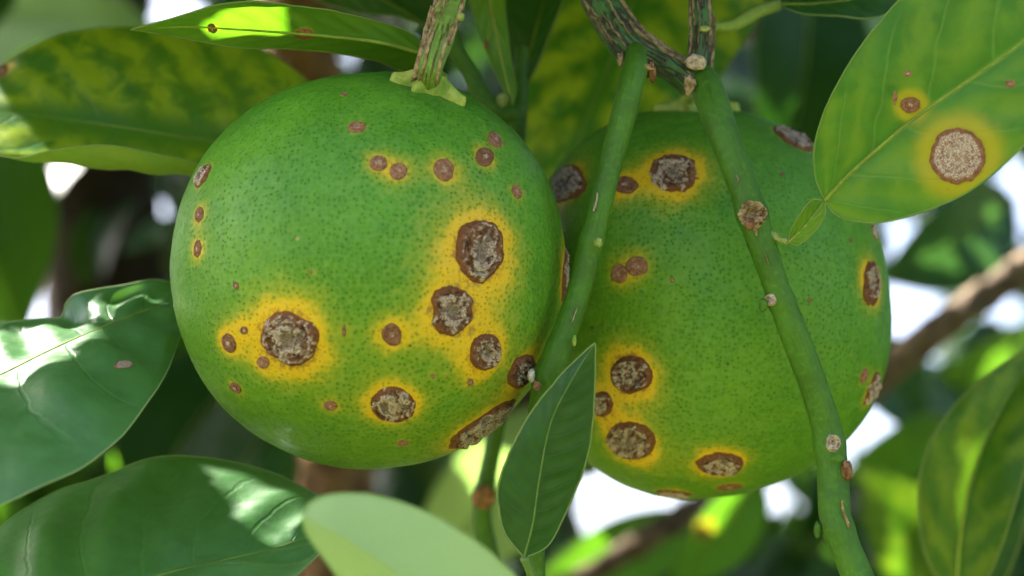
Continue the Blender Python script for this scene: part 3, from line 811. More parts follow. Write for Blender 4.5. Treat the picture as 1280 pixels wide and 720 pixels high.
# ------------------------------------------------------------------ twigs
lq = PX(lp)
st, c, r = stem('fruit_stalk', 'pale green corky stalk rising from the star-shaped calyx of the stalked fruit',
                [(572, -60, 39.4, 21), (562, 0, 39.0, 19), (550, 42, 38.7, 19), (538, 82, 38.4, 17.5), (float(lq[0]) - 1, float(lq[1]) - 6, float(lp[1]) - 0.05, 19)], M['twig_cork'], 'stem', seed=4)
flakes(st, c, r, [(0.30, 0.62, 0.9, 6), (0.34, 0.80, 0.55, 5), (0.45, 0.97, 1.05, 9), (0.20, 0.55, 0.2, 4), (0.55, 0.9, -0.75, 6), (0.35, 0.70, -1.0, 6), (0.62, 0.95, 0.35, 4), (0.15, 0.4, -0.4, 5), (0.30, 0.46, -0.1, 3)], M['cork'], 5)
blob(st, 'bud', P(576, 21, 38.3), 0.08, M['bud'], 3, (1, 1, 0.7)); blob(st, 'bud', P(547, 12, 38.4), 0.055, M['bud'], 4)
RB, c, r = stem('green_twig', 'thick green twig with corky knots hanging across the fruit under the winged leaf',
                [(874, 92, 40.2, 17), (884, 112, 39.9, 20), (903, 165, 39.3, 19.5), (927, 228, 39.0, 18.5), (944, 280, 38.8, 18.5), (962, 335, 38.7, 17.5), (985, 400, 38.7, 17.5),
                 (1012, 470, 38.8, 18), (1032, 535, 38.9, 18.5), (1040, 590, 38.8, 19.5), (1044, 650, 38.6, 20), (1068, 712, 38.4, 19.5), (1100, 790, 38.2, 19)], M['twig'], 'twig', n=200, seed=8,
                nodes=((268, 0.12, 10), (378, 0.10, 10), (555, 0.10, 12), (662, 0.10, 12)))
scar(RB, 'knot', 940, 267, 38.2, 17, 18.5, 0, M['cork'], 6, 2.2)
blob(RB, 'bud', P(938, 280, 38.25), 0.09, M['brown_scar'], 36, (1.0, 1.3, 0.8), rough=0.6)
blob(RB, 'bud', P(954, 381, 38.5), 0.11, M['twig'], 7, (0.8, 1.2, 0.8), axis=np.array([-0.6, -0.8, 0]), rough=0.4)
scar(RB, 'knot', 951, 377, 38.3, 5.5, 8, -20, M['scar'], 47, 2.0)
scar(RB, 'knot', 1044, 552, 38.4, 10, 11.5, 0, M['scar'], 8, 1.6)
blob(RB, 'bud', P(1058, 588, 38.6), 0.15, M['brown_scar'], 9, (0.8, 1.3, 0.7), axis=np.array([0.8, -0.6, 0]), rough=0.5)
blob(RB, 'bud', P(1047, 573, 38.35), 0.10, M['twig'], 10, (1.2, 0.8, 0.6))
blob(RB, 'bud', P(1022, 662, 38.5), 0.10, M['twig'], 11, (0.7, 1.5, 0.6), axis=np.array([-0.8, -0.5, 0]), rough=0.6)
blob(RB, 'knot', P(870, 78, 39.75), 0.19, M['scar'], 12, (1.1, 0.85, 0.55), rough=0.22, cup=0.6)
blob(RB, 'knot', P(893, 117, 39.55), 0.05, M['brown_scar'], 13)
flakes(RB, c, r, [(0.285, 0.325, 0.25, 6), (0.355, 0.372, 0.1, 2.5), (0.78, 0.83, -0.5, 3), (0.22, 0.235, 0.25, 3)], M['cork'], 9)
LB, c, r = stem('green_twig', 'slimmer green twig hanging between the two fruits down to the small dark leaf',
                [(795, 62, 39.6, 12), (794, 84, 39.3, 15.5), (786, 120, 39.0, 15.5), (768, 190, 38.8, 14.5), (750, 260, 38.6, 15), (733, 330, 38.5, 15), (716, 390, 38.4, 16), (697, 440, 38.3, 18), (683, 485, 38.4, 19), (672, 560, 39.0, 15), (668, 650, 39.2, 12), (672, 760, 39.2, 12)], M['twig'], 'twig', n=170, seed=12,
                nodes=((302, 0.10, 8), (470, 0.10, 14)))
blob(LB, 'bud', P(748, 303, 38.1), 0.09, M['bud'], 14, (0.9, 1, 0.8), axis=np.array([0.5, -0.8, 0]))
blob(LB, 'bud_scale', P(664, 470, 38.0), 0.10, M['dry'], 15, (0.7, 1.3, 0.8), axis=np.array([-0.5, -0.8, 0.2]), rough=0.3)
blob(LB, 'bud_scale', P(671, 482, 37.95), 0.09, M['brown_scar'], 16, (0.8, 1.0, 0.6), rough=0.5)
blob(LB, 'bud_scale', P(718, 426, 38.0), 0.07, M['calyx'], 17, (0.6, 1.5, 0.6), axis=np.array([0.6, -0.7, 0]))
flakes(LB, c, r, [(0.28, 0.31, 0.4, 3), (0.47, 0.50, -0.3, 2.5)], M['scar'], 21)
WB, c, r = stem('woody_twig', 'dark woody twig with torn tan bark at the top, joining the two green twigs',
                [(722, -60, 40.6, 25), (748, -5, 40.4, 24), (770, 32, 40.2, 24), (792, 60, 40.0, 24), (815, 72, 40.1, 20), (840, 86, 40.1, 17), (866, 104, 40.1, 18)], M['twig_wood'], 'twig', n=120, seed=16, wob=0.06)
flakes(WB, c, r, [(0.28, 0.62, -1.0, 5), (0.30, 0.60, -0.2, 4), (0.40, 0.68, 0.35, 4), (0.25, 0.55, 0.9, 4), (0.60, 0.97, -1.0, 7), (0.62, 0.90, -0.6, 5), (0.34, 0.6, 0.7, 3), (0.66, 0.99, -1.35, 6), (0.52, 0.66, -0.6, 6)], M['cork_dark'], 13)
blob(WB, 'knot', P(800, 84, 39.2), 0.15, M['cork'], 18, (1.7, 0.5, 0.5), rough=0.9); blob(WB, 'knot', P(815, 90, 39.5), 0.12, M['brown_scar'], 19, (0.7, 1.5, 0.6), rough=0.9)
blob(WB, 'knot', P(862, 106, 39.6), 0.13, M['cork'], 20, (0.8, 1.5, 0.5), rough=0.9); blob(WB, 'knot', P(776, 74, 39.6), 0.09, M['cork'], 21, (0.7, 1.6, 0.6), rough=0.8)
UB, c, r = stem('woody_twig', 'upright grey-green streaked twig rising out of the top of the picture',
                [(876, -60, 40.6, 15), (875, 0, 40.4, 15.5), (876, 35, 40.3, 15.5), (874, 70, 40.2, 16), (872, 100, 40.1, 16)], M['twig_wood'], 'twig', n=90, seed=20, wob=0.04)
flakes(UB, c, r, [(0.25, 0.75, -0.75, 4), (0.35, 0.95, 0.9, 5), (0.40, 0.8, 0.2, 3), (0.5, 0.98, -1.2, 5), (0.36, 0.6, 0.6, 3)], M['cork_dark'], 17)
blob(UB, 'bud', P(881, 36, 39.75), 0.085, M['bud'], 22, (1.3, 0.8, 0.6))
st, c, r = stem('thin_stem', 'thin dark green stem with a brown node below the fruits', [(628, 500, 47, 10), (616, 560, 47, 10.5), (606, 612, 47, 11), (603, 650, 47, 12), (612, 700, 47, 13), (625, 780, 47, 13)], M['twig'], 'stem', n=70, seed=23, nodes=((620, 0.25, 12),))
blob(st, 'knot', P(604, 622, 46.4), 0.24, M['brown_scar'], 24, (1.1, 1.1, 0.5), rough=0.5)
st, c, r = stem('thin_stem', 'dark stem bending down beside the fruit stalk', [(548, -30, 44, 10), (566, 50, 44, 11), (588, 92, 44, 11), (610, 132, 44, 13), (640, 142, 44, 12), (648, 120, 44.5, 9), (652, 60, 45, 8)], M['twig'], 'stem', n=90, seed=25)
st, c, r = stem('thin_stem', 'short dark stem dropping behind the stalked fruit', [(648, 95, 45.5, 13), (647, 130, 45.5, 12), (644, 190, 45.6, 12), (640, 260, 45.8, 12)], M['twig'], 'stem', n=50, seed=26)
blob(st, 'bud', P(628, 125, 43.0), 0.12, M['bud'], 27, (1, 1.2, 1))

# ------------------------------------------------------------------ near leaves
leaf('leaf', 'large dark leaf with yellow mottling folded lengthwise behind the stalked fruit',
     A=[(415, 150, 45.7), (385, 101, 46.2), (330, 66, 46.2), (250, 44, 46.2), (170, 32, 46.2), (90, 40, 45.7), (35, 60, 45.2), (0, 82, 45.2), (-40, 112, 44.7)],
     Mi=[(430, 196, 45.7), (350, 188, 45.2), (280, 178, 44.7), (180, 163, 44.2), (90, 150, 44.2), (0, 140, 43.8), (-72, 137, 43.7)],
     B=[(400, 228, 43.7), (340, 218, 42.8), (270, 207, 42.2), (200, 194, 41.8), (150, 184, 41.6), (110, 183, 41.5), (60, 191, 41.4), (20, 199, 41.5), (-40, 180, 42.5)],
     CB=[(430, 196, 45.7), (340, 246, 43.4), (250, 250, 42.8), (180, 256, 42.2), (110, 246, 42.1), (50, 214, 42.4), (0, 190, 42.4), (-72, 137, 43.7)],
     mat=M['leaf_mottled'], bulge=(0.10, 0), seed=31, wave=0.10, vein_h=0.03, veins=10, spots=[(3, 90, 8, 9, 'brown', 1.5), (143, 213, 12, 4, 'brown', 1.2), (208, 202, 4, 4, 'brown', 1.0)])
leaf('leaf', 'narrow yellow-green leaf seen from below with a sunlit patch, above the mottled leaf',
     A=[(515, 42, 39.5), (470, 26, 39.2), (420, 14, 38.8), (370, 6, 38.5), (320, 3, 38.2), (270, 8, 38), (225, 21, 38)],
     Mi=[(545, 72, 39.9), (480, 54, 39.4), (420, 46, 39.2), (350, 40, 39), (290, 36, 38.8), (230, 33, 38.5), (163, 37, 38.3)],
     B=[(510, 90, 40.2), (470, 76, 40), (420, 66, 39.8), (360, 63, 39.6), (320, 61, 39.5), (280, 56, 39.2), (225, 46, 38.8)],
     mat=M['leaf_glow'], shows='under', bulge=(-0.08, -0.10), seed=33, wave=0.05, spots=[(265, 36, 6, 5, 'brown', 0.9), (380, 43, 14, 4.5, 'brown', 1.3)])
leaf('leaf', 'glossy blue-green leaf with a blown-out sunny patch, beside the stalked fruit',
     A=[(-40, 420, 41.5), (0, 402, 41.5), (45, 400, 41.6), (76, 402, 41.6), (82, 384, 41.6), (96, 372, 41.6), (150, 361, 42.0), (205, 353, 42.5)],
     Mi=[(-120, 520, 38), (-60, 497, 38.2), (0, 469, 38.6), (75, 432, 39.4), (150, 400, 40.6), (215, 376, 42), (250, 366, 43)],
     B=[(-70, 655, 33.8), (0, 638, 34.2), (60, 604, 34.9), (110, 580, 35.6), (152, 550, 36.5), (185, 508, 37.8), (208, 468, 39.2), (222, 430, 40.6), (234, 400, 41.9)],
     mat=M['leaf_gloss'], bulge=(0.04, 0.12), seed=35, wave=0.24, vein_h=0.08, veins=7, spots=[(157, 452, 11, 5, 'ring', 1.1, 0.3)], ragged=0.03)
leaf('leaf', 'broad glossy leaf with white sun streaks, lowest in the corner beside the pale leaf',
     A=[(-60, 720, 38), (-10, 672, 39), (70, 610, 40.4), (160, 583, 41), (260, 579, 41.2), (340, 594, 41), (400, 620, 40.2)],
     Mi=[(-90, 830, 34.8), (60, 770, 35.8), (190, 722, 37), (280, 700, 37.8), (350, 683, 38.4), (425, 655, 39)],
     B=[(-20, 880, 33), (150, 830, 33.6), (280, 780, 34.8), (350, 740, 36), (390, 706, 37.3), (412, 680, 38.2)],
     mat=M['leaf_gloss'], bulge=(0.10, 0.06), seed=37, wave=0.28, vein_h=0.09, veins=7)
leaf('leaf', 'blurred pale green leaf underside nearest the camera, below the stalked fruit',
     A=[(388, 628, 31.5), (415, 618, 31.6), (465, 619, 31.8), (530, 639, 32), (590, 673, 32.1), (645, 722, 32.2), (700, 800, 32.4)],
     Mi=[(378, 645, 31.4), (430, 672, 31.3), (500, 720, 31.4), (570, 780, 31.6), (640, 850, 31.8), (700, 920, 32)],
     B=[(384, 668, 31.5), (410, 705, 31.6), (450, 760, 31.8), (520, 840, 32), (600, 910, 32)],
     mat=M['leaf_pale'], shows='under', bulge=(0.05, 0.05), seed=39, wave=0.08, veins=8, rib=0, vein_h=0.0)
leaf('leaf', 'small dark green pointed leaf standing upright between the two fruits',
     A=[(632, 668, 37.4), (624, 640, 37.3), (623, 608, 37.2), (636, 568, 37.1), (662, 520, 37.0), (695, 476, 36.9), (722, 448, 36.9)],
     Mi=[(655, 697, 37.5), (666, 655, 37.3), (674, 600, 37.1), (688, 530, 36.9), (712, 480, 36.8), (744, 428, 36.8)],
     B=[(684, 682, 37.7), (702, 650, 37.7), (722, 605, 37.6), (736, 560, 37.4), (742, 510, 37.2), (744, 470, 37)],
     mat=M['leaf_dark'], bulge=(0.06, 0.06), seed=41, wave=0.05, vein_h=0.015, veins=12, rib=0.022, pet_mat=M['rib_green'],
     petiole=[(655, 697, 37.5, 6), (662, 712, 37.7, 6), (676, 740, 38.2, 7)])
spotted = leaf('leaf', 'bright green leaf with a large tan ringed spot, overlapping the fruit behind',
     A=[(1020, 222, 37.9), (1018, 185, 37.7), (1030, 140, 37.5), (1052, 96, 37.3), (1082, 50, 37.2), (1126, -2, 37.1), (1200, -70, 37), (1320, -120, 37)],
     Mi=[(1031, 251, 38.0), (1060, 220, 37.7), (1100, 184, 37.4), (1150, 143, 37.1), (1215, 98, 36.9), (1280, 52, 36.7), (1370, -20, 36.6), (1460, -100, 36.6)],
     B=[(1045, 268, 37.9), (1072, 277, 37.6), (1112, 276, 37.3), (1180, 255, 36.9), (1232, 224, 36.6), (1285, 176, 36.4), (1350, 110, 36.3), (1430, 10, 36.4)],
     mat=M['leaf_spotted'], bulge=(0.05, 0.06), seed=43, wave=0.07, vein_h=0.02, veins=6, nv=120, nh=40,
     spots=[(1197, 195, 32, 36, 'ring', 1.35, 1.0), (1138, 131, 13, 11, 'brown', 1.6, 0.95), (1263, 105, 6, 5, 'young', 0.6, 0.5), (1135, 92, 5, 4, 'young', 0.4, 0.3), (1119, 122, 2.6, 9, 'young', 0.4, 0.3)])
leaf('leaf', '', root=spotted, blade='petiole_wing',
     A=[(990, 285, 38.3), (1000, 268, 38.1), (1015, 250, 38.0)], Mi=[(985, 303, 38.5), (1002, 288, 38.3), (1018, 268, 38.1), (1031, 251, 38.0)],
     B=[(1000, 305, 38.3), (1020, 287, 38.1), (1031, 268, 38.0)], mat=M['leaf_spotted'], seed=44, nv=26, nh=8, veins=3, wave=0.0, rib=0.035,
     petiole=[(985, 303, 38.5, 4), (975, 299, 38.6, 5), (960, 291, 38.7, 6)], pet_mat=M['bud'])
leaf('leaf', 'big yellow-blotched leaf hanging behind and above the gap between the fruits',
     A=[(760, -110, 53), (690, -20, 52.5), (655, 70, 52), (645, 160, 51.5), (655, 230, 51.3)],
     Mi=[(850, -160, 53), (805, -40, 52), (768, 64, 51.2), (725, 172, 50.8), (690, 290, 51)],
     B=[(940, -110, 52), (955, 0, 51.4), (905, 90, 51), (845, 170, 50.6), (760, 260, 50.6)],
     mat=M['leaf_yellow'], seed=45, wave=0.2, vein_h=0.05, veins=7, bulge=(0.05, 0.05))
leaf('leaf', 'dark green narrow leaf pointing up behind the stalk of the stalked fruit',
     A=[(640, 80, 46), (622, 30, 46), (615, -30, 46.5), (640, -90, 47)], Mi=[(649, 108, 45.8), (664, 60, 46), (678, 10, 46.3), (700, -60, 46.8), (720, -120, 47)],
     B=[(664, 96, 45.4), (690, 40, 45.4), (706, -5, 45.6), (730, -70, 46.2)], mat=M['leaf_dark'], seed=47, wave=0.08, rib=0.05)
leaf('leaf', 'slender pale green young leaf curling down to a bud behind the fruit stalk',
     A=[(585, -20, 44), (596, 30, 43.8), (612, 75, 43.5), (630, 112, 43.2)], Mi=[(606, -60, 44.2), (612, 0, 43.6), (622, 50, 43.3), (632, 95, 43.1), (641, 132, 43)],
     B=[(628, -30, 44), (632, 20, 43.6), (638, 70, 43.4), (645, 110, 43.2)], mat=M['leaf_spotted'], seed=48, wave=0.04, nv=50, nh=8, rib=0.07, spots=[(608, 56, 3, 8, 'brown', 0.4, 0.3)])
leaf('leaf', 'dark leaf edge along the top, left of the fruit stalk',
     A=[(330, -45, 46), (385, -6, 46), (440, 14, 46), (500, 22, 46)], Mi=[(300, -80, 46), (400, -34, 46), (480, 0, 46), (548, 40, 46)],
     B=[(380, -90, 45), (470, -60, 45), (540, -20, 45), (556, 15, 45.6)], mat=M['leaf_dark'], seed=49, rib=0.05)
leaf('leaf', 'dark leaf hanging into the top edge with a pale winged stalk to the upright twig',
     A=[(985, -25, 43), (1040, -60, 43), (1100, -50, 43)], Mi=[(972, 6, 42.5), (1030, 4, 42.3), (1090, -8, 42.2), (1150, -40, 42.4)],
     B=[(1000, 16, 42), (1050, 21, 41.8), (1100, 21, 41.8), (1135, 0, 42)], mat=M['leaf_dark'], seed=50, rib=0.05,
     petiole=[(972, 6, 42.5, 8), (945, 15, 42, 9), (915, 32, 41.3, 8), (888, 34, 40.6, 6)], pet_mat=M['twig_pale'])

# ------------------------------------------------------------------ blurred leaves further back
def far_leaf(label, base, tip, width, mat, shows='top', seed=0, spots=(), **kw):
    if base[2] > 55: base, tip = (*base[:2], base[2] * 1.4), (*tip[:2], tip[2] * 1.4)
    A, Mi, B = auto_leaf(base, tip, width, **kw)
    return leaf('leaf', label, A, Mi, B, mat, shows, nv=36, nh=8, seed=seed, wave=0.15, spots=spots, ragged=0.0, rim=0.03, rib=0.07)
far_leaf('blurred mid-green leaf under the mottled leaf, cut by the picture edge', (-60, 150, 62), (30, 420, 60), 190, M['leaf_mid'], seed=61, tilt=0.2)
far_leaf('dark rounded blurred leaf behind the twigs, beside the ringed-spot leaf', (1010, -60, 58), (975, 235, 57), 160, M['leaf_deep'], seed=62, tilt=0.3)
far_leaf('blue-green blurred leaf just below the ringed-spot leaf', (1270, 250, 66), (1095, 350, 64), 120, M['leaf_cyan'], seed=63, tilt=0.3)
far_leaf('dark green leaf with glowing yellow blotches rising at the lower edge, beside the twig', (1195, 760, 47), (1310, 420, 47), 120, M['leaf_half'], seed=64, tilt=0.35, skew=-0.08, fold=0.35)
far_leaf('glowing yellow-green blurred leaf below the twig with the pale scar', (1190, 760, 60), (1075, 585, 60), 120, M['leaf_yellow'], 'under', seed=65, tilt=-0.2)
far_leaf('bright green blurred leaf with an orange-centred yellow spot under the fruits', (955, 600, 58), (838, 730, 58), 80, M['leaf_bright'], 'under', seed=66, tilt=0.2, spots=[(880, 664, 9, 10, 'young', 1.5, 0.7)])
far_leaf('pale blurred leaf behind the thin stem under the stalked fruit', (700, 500, 60), (520, 730, 62), 140, M['leaf_pale'], 'under', seed=67, tilt=0.2)
far_leaf('light green blurred leaf behind the small dark leaf', (880, 650, 64), (640, 765, 62), 90, M['leaf_bright'], 'under', seed=68, tilt=-0.25)
far_leaf('dark blurred leaf behind the fruit edge above the pale leaf', (300, 640, 60), (520, 530, 62), 110, M['leaf_cyan'], seed=69, tilt=0.5)
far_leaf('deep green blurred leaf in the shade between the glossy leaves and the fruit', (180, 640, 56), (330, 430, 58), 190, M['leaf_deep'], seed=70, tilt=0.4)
far_leaf('hazy pale leaf in the top corner above the mottled leaf', (-140, 40, 80), (215, 50, 82), 170, M['leaf_pale'], 'under', seed=71, tilt=0.5)  # sky sheen on this leaf is given by the pale colour
far_leaf('slim dark leaf crossing the glowing leaves at the lower edge', (1200, 780, 52), (1290, 570, 51), 60, M['leaf_dark'], seed=72, tilt=0.3)
far_leaf('dark leaf behind the fruit above the pale scarred twig', (1060, 420, 66), (1150, 540, 66), 100, M['leaf_cyan'], seed=73, tilt=0.4)
far_leaf('small lime leaf glowing behind the glossy leaves', (190, 530, 66), (140, 590, 66), 45, M['leaf_bright'], 'under', seed=74, tilt=0.2)
far_leaf('green blurred leaf under the tan blurred branch', (1290, 420, 72), (1170, 470, 70), 90, M['leaf_mid'], seed=75, tilt=0.5)
far_leaf('shaded leaf behind the pale scar, above the yellow-green glowing leaf', (1180, 520, 66), (1050, 600, 66), 80, M['leaf_bright'], 'under', seed=76, tilt=0.4)

# ------------------------------------------------------------------ limbs behind
st, c, r = stem('tree_limb', 'upright brown tree limb behind the stalked fruit', [(360, -500, 78, 52), (375, 60, 78, 50), (405, 300, 76, 48), (420, 600, 76, 46), (430, 1400, 76, 60)], M['bark'], 'limb', n=160, ns=40, wob=0.5, seed=81)
st, c, r = stem('branch', 'tan blurred branch slanting up to the picture edge beside the fruit', [(1000, 560, 78, 20), (1110, 465, 78, 20), (1180, 405, 78, 20), (1290, 330, 79, 20), (1500, 200, 80, 24)], M['bark_pale'], 'branch', n=110, ns=30, wob=0.4, seed=82)
st, c, r = stem('branch', 'brown blurred branch low under the fruit with two twigs', [(600, 800, 84, 15), (780, 692, 84, 15), (870, 636, 85, 15), (960, 590, 88, 13), (1000, 540, 92, 11)], M['bark_grey'], 'branch', n=110, ns=30, wob=0.4, seed=83)
st, c, r = stem('tree_limb', 'dim brown limb behind the upright twig', [(975, -400, 108, 46), (950, 40, 104, 46), (880, 300, 98, 46), (700, 440, 88, 46), (560, 500, 82, 46), (430, 545, 77, 44)], M['bark_dark'], 'limb', n=120, ns=30, wob=0.5, seed=84)
st, c, r = stem('tree_limb', 'dark brown limb in the shade behind the folded leaf', [(100, -400, 120, 70), (115, 200, 120, 75), (130, 400, 120, 80), (140, 1500, 120, 90)], M['bark_dark'], 'limb', n=120, ns=30, wob=0.6, seed=85)

# ------------------------------------------------------------------ foliage masses
gaps = [(135, 232, 46), (38, 365, 46), (165, 348, 36), (222, 10, 24), (455, 78, 24), (1035, 60, 34), (1020, 150, 40), (1258, 258, 52), (1152, 335, 62), (1138, 410, 54), (1092, 525, 52),
        (785, 628, 82), (660, 515, 52), (965, 625, 28), (1265, 395, 22), (60, 395, 24), (30, 30, 40), (110, 50, 34), (1262, 640, 22)]
def leaf_patch(p, d, up, L, wd, fold=0.25, sag=0.12, nv=7):
    side = nrm(np.cross(d, up)); s = np.linspace(0, 1, nv)
    mid = p + d * ((s - 0.5) * L)[:, None] - up * (np.sin(np.pi * s) * -sag * L)[:, None]
    pr = np.sin(np.pi * s ** 0.85) ** 0.75 * wd / 2; pr[0] = pr[-1] = 0.02
    V = np.stack([mid - side * pr[:, None] + up * (pr * fold)[:, None], mid - side * (pr / 2)[:, None] + up * (pr * fold * 0.35)[:, None], mid,
                  mid + side * (pr / 2)[:, None] + up * (pr * fold * 0.35)[:, None], mid + side * pr[:, None] + up * (pr * fold)[:, None]], 1)
    U, Vv = np.meshgrid(np.linspace(0, 1, 5), s)
    return V.reshape(-1, 3), np.stack([U.ravel(), Vv.ravel()], 1)

def mass(name, label, leaves, mats, origin):
    V = []; F = []; UV = []; mi = []
    o = 0; gf = grid_faces(7, 5)
    for k, (p, d, up, L, wd) in enumerate(leaves):
        v, uv = leaf_patch(p, d, up, L, wd)
        V.append(v); UV.append(uv); F += [tuple(i + o for i in f) for f in gf]; mi += [k % len(mats)] * len(gf); o += len(v)
    V = np.vstack(V)
    ob = mesh_obj(name, V, F, mats[0], origin=origin, uv=np.vstack(UV), attrs={'halo': np.zeros(len(V)), 'rim': np.zeros(len(V))}, kind='stuff', label=label)
    for m in mats[1:]: ob.data.materials.append(m)
    ob.data.polygons.foreach_set('material_index', mi); ob.data.update()
    return ob

beams = [(P(-10, 450, 39.0), 0.7), (P(35, 450, 39.1), 0.65), (P(70, 425, 39.8), 0.5), (P(20, 420, 40.2), 0.5), (P(312, 602, 40.7), 0.26), (P(322, 625, 39.9), 0.28), (P(334, 648, 39.3), 0.28), (P(348, 670, 38.8), 0.26), (P(388, 690, 37.7), 0.25), (P(85, 655, 38.6), 0.25), (P(8, 168, 43.5), 0.6), (P(284, 30, 38.7), 0.36), (P(308, 28, 38.7), 0.42), (P(330, 30, 38.8), 0.40),
         (P(890, 665, 81), 2.6), (P(1110, 650, 84), 2.2), (P(1228, 560, 47), 0.7), (P(1215, 640, 47), 0.5), (P(1200, 400, 78), 3.0), (P(585, 640, 85), 2.0), (P(760, 690, 88), 2.0), (P(165, 560, 92), 1.6),
         (P(420, 590, 73), 2.0), (P(380, 80, 75), 2.0), (P(1100, 540, 92), 2.2)]
rng = np.random.RandomState(11)
def rand_dir(): return nrm(rng.normal(size=3))
back = []
def far_fill(count, d0, d1, l0, l1, gf):
    n = 0
    for tries in range(count * 30):
        if n >= count: break
        d = d0 + (d1 - d0) * rng.rand() ** 1.2
        p = P(-250 + 1780 * rng.rand(), -190 + 1100 * rng.rand(), d); L = l0 + (l1 - l0) * rng.rand(); wd = L * (0.42 + 0.15 * rng.rand())
        dr = nrm(rand_dir() * np.array([1, 0.6, 1]) + np.array([0, 0, -0.3])); up = nrm(np.array([0, -0.7, 0.6]) + rand_dir() * 0.7)
        up = nrm(up - dr * np.dot(up, dr))
        v, _ = leaf_patch(p, dr, up, L, wd)
        X, Y = PX(v)
        if any((((X - gx) ** 2 + (Y - gy) ** 2) < (gr * gf * 0.66) ** 2).any() for gx, gy, gr in gaps): continue
        back.append((p, dr, up, L, wd)); n += 1
far_fill(600, 88, 215, 7, 11, 0.95)
far_fill(2500, 105, 260, 3.5, 6.5, 0.9)
far_fill(1700, 150, 300, 4.0, 7.5, 0.9)
for tries in range(2600):  # leaves out of view, added to cut bright sky from the sides
    p = np.array([-170 + 340 * rng.rand(), 62 + 190 * rng.rand(), -95 + 150 * rng.rand()])
    L = 7 + 4 * rng.rand(); wd = L * (0.42 + 0.15 * rng.rand())
    dr = nrm(rand_dir() * np.array([1, 0.6, 1]) + np.array([0, 0, -0.3])); up = nrm(np.array([0, -0.7, 0.6]) + rand_dir() * 0.7); up = nrm(up - dr * np.dot(up, dr))
    X, Y = PX(leaf_patch(p, dr, up, L, wd)[0])
    if ((X > -60) & (X < 1340) & (Y > -60) & (Y < 780)).any() or (Y < -60).all(): continue
    back.append((p, dr, up, L, wd))
# unseen leaves added round the view to keep light off the background
for tries in range(1500):
    p = np.array([-75 + 150 * rng.rand(), 46 + 22 * rng.rand(), -60 + 95 * rng.rand()])
    L = 7 + 4 * rng.rand(); wd = L * (0.42 + 0.15 * rng.rand())
    dr = nrm(rand_dir() * np.array([1, 0.6, 1]) + np.array([0, 0, -0.3])); up = nrm(np.array([0, -0.8, 0.5]) + rand_dir() * 0.6); up = nrm(up - dr * np.dot(up, dr))
    v = leaf_patch(p, dr, up, L, wd)[0]; X, Y = PX(v)
    if ((X > -45) & (X < 1325) & (Y > -45) & (Y < 765)).any(): continue
    bad = False
    for b, br in beams:
        q = v - b; al = q @ SUN_C
        if ((np.linalg.norm(q - al[:, None] * SUN_C, axis=1) < br + 0.5) & (al > 0)).any(): bad = True; break
    if not bad: back.append((p, dr, up, L, wd))
mass('foliage', 'shaded citrus foliage filling the blurred distance, with unseen leaves added around to darken it', back, [M['mass_a'], M['mass_b'], M['mass_c'], M['mass_a'], M['mass_b']], P(640, 360, 120))

# unseen crown: leaves placed to shade the fruits, openings shaped to pass the beams
over = []
for tries in range(14000):
    if len(over) >= 2800: break
    if tries % 10 < 8:
        tg = P(-120 + 1560 * rng.rand(), -120 + 960 * rng.rand(), 33 + 27 * rng.rand())
    else:
        tg = P(-300 + 1900 * rng.rand(), -100 + 1000 * rng.rand(), 60 + 120 * rng.rand())
    # climb from the shaded point towards the sun until clear of the view, then a little further
    t0 = max(0.0, (0.1406 * tg[1] - tg[2] + 4.5) / (SUN_C[2] - 0.1406 * SUN_C[1]))
    x, y, z = tg + SUN_C * (t0 + 26 * rng.rand() ** 1.3)
    if y < 36: continue
    p = np.array([x, y, z]); L = 7 + 4 * rng.rand(); wd = L * (0.42 + 0.15 * rng.rand())
    dr = nrm(rand_dir() * np.array([1, 1, 0.45])); up = nrm(SUN_C + rand_dir() * 0.5)
    up = nrm(up - dr * np.dot(up, dr))
    v, _ = leaf_patch(p, dr, up, L, wd)
    X, Y = PX(v)
    if (Y > -12).any(): continue
    g = v.reshape(7, 5, 3); v = np.vstack([v, ((g[1:, 1:] + g[:-1, :-1]) / 2).reshape(-1, 3), ((g[1:] + g[:-1]) / 2).reshape(-1, 3), ((g[:, 1:] + g[:, :-1]) / 2).reshape(-1, 3)])
    bad = False
    for b, br in beams:
        q = v - b; al = q @ SUN_C
        if ((np.linalg.norm(q - al[:, None] * SUN_C, axis=1) < br) & (al > 0)).any(): bad = True; break
    if bad: continue
    over.append((p, dr, up, L, wd))
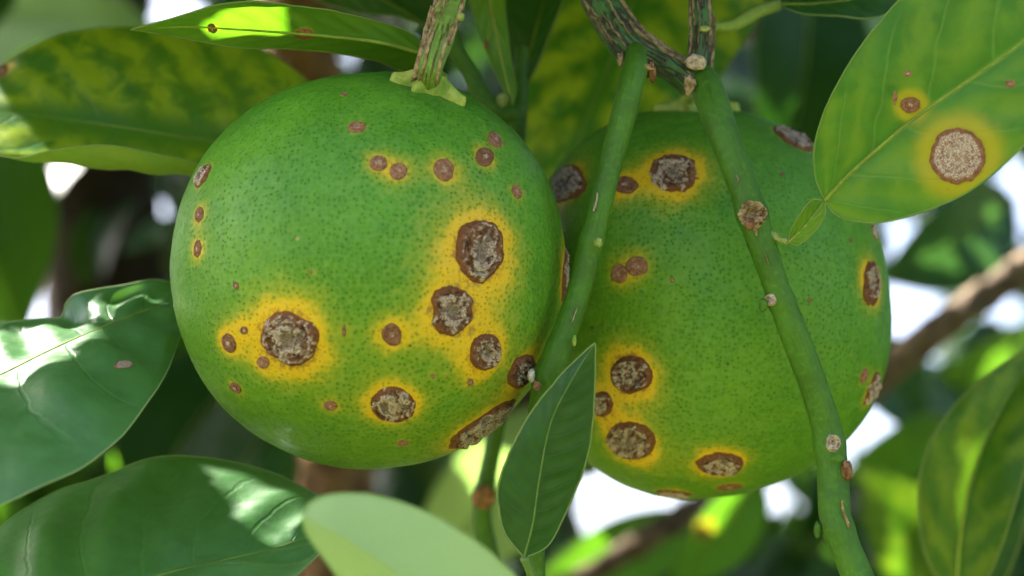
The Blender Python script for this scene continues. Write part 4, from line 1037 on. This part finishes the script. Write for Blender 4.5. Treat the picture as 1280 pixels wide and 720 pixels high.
# close the chinks: whatever hangs near the camera outside those openings is shaded by added leaves
pts = np.vstack(SHADE)
keep = np.ones(len(pts), bool)
for b, br in beams:
    q = pts - b; al = q @ SUN_C
    keep &= np.linalg.norm(q - al[:, None] * SUN_C, axis=1) > br + 0.12
pts = pts[keep]
gf = grid_faces(7, 5)
for rnd in range(5):
    vv = []; ff = []
    for (p, dr, up, L, wd) in over:
        v, _ = leaf_patch(p, dr, up, L, wd); ff += [[i + len(vv) * 35 for i in f] for f in gf]; vv.append(v)
    bvh = BVHTree.FromPolygons([Vector(q) for q in np.vstack(vv)], ff)
    left = [q for q in pts if bvh.ray_cast(Vector(q + SUN_C * 0.3), Vector(SUN_C))[0] is None]
    if not left: break
    rng.shuffle(left); added = []
    for q in left:
        if any(np.linalg.norm((q - a) - ((q - a) @ SUN_C) * SUN_C) < 0.5 for a in added): continue
        for t in range(30):
            L = (6.5 - rnd) * (0.7 + 0.5 * rng.rand()); wd = L * 0.5
            t0 = max(0.0, (0.1406 * q[1] - q[2] + 3.0) / (SUN_C[2] - 0.1406 * SUN_C[1]))
            p = q + SUN_C * (t0 + 4 + 14 * rng.rand()) + rand_dir() * 0.6
            dr = nrm(rand_dir() * np.array([1, 1, 0.45])); up = nrm(SUN_C + rand_dir() * 0.25); up = nrm(up - dr * np.dot(up, dr))
            v, _ = leaf_patch(p, dr, up, L, wd)
            if (PX(v)[1] > -12).any(): continue
            g = v.reshape(7, 5, 3); v = np.vstack([v, ((g[1:, 1:] + g[:-1, :-1]) / 2).reshape(-1, 3), ((g[1:] + g[:-1]) / 2).reshape(-1, 3)])
            ok = True
            for b, br in beams:
                z = v - b; al = z @ SUN_C
                if ((np.linalg.norm(z - al[:, None] * SUN_C, axis=1) < br) & (al > 0)).any(): ok = False; break
            if ok: over.append((p, dr, up, L, wd)); added.append(q); break
    print('crown', rnd, len(left), len(added))
mass('shade_canopy', 'unseen citrus crown, its leaves placed to shade the fruits', over, [M['mass_a'], M['mass_b']], P(640, -60, 60))

for o in bpy.data.objects:
    if '_o' in o: del o['_o']
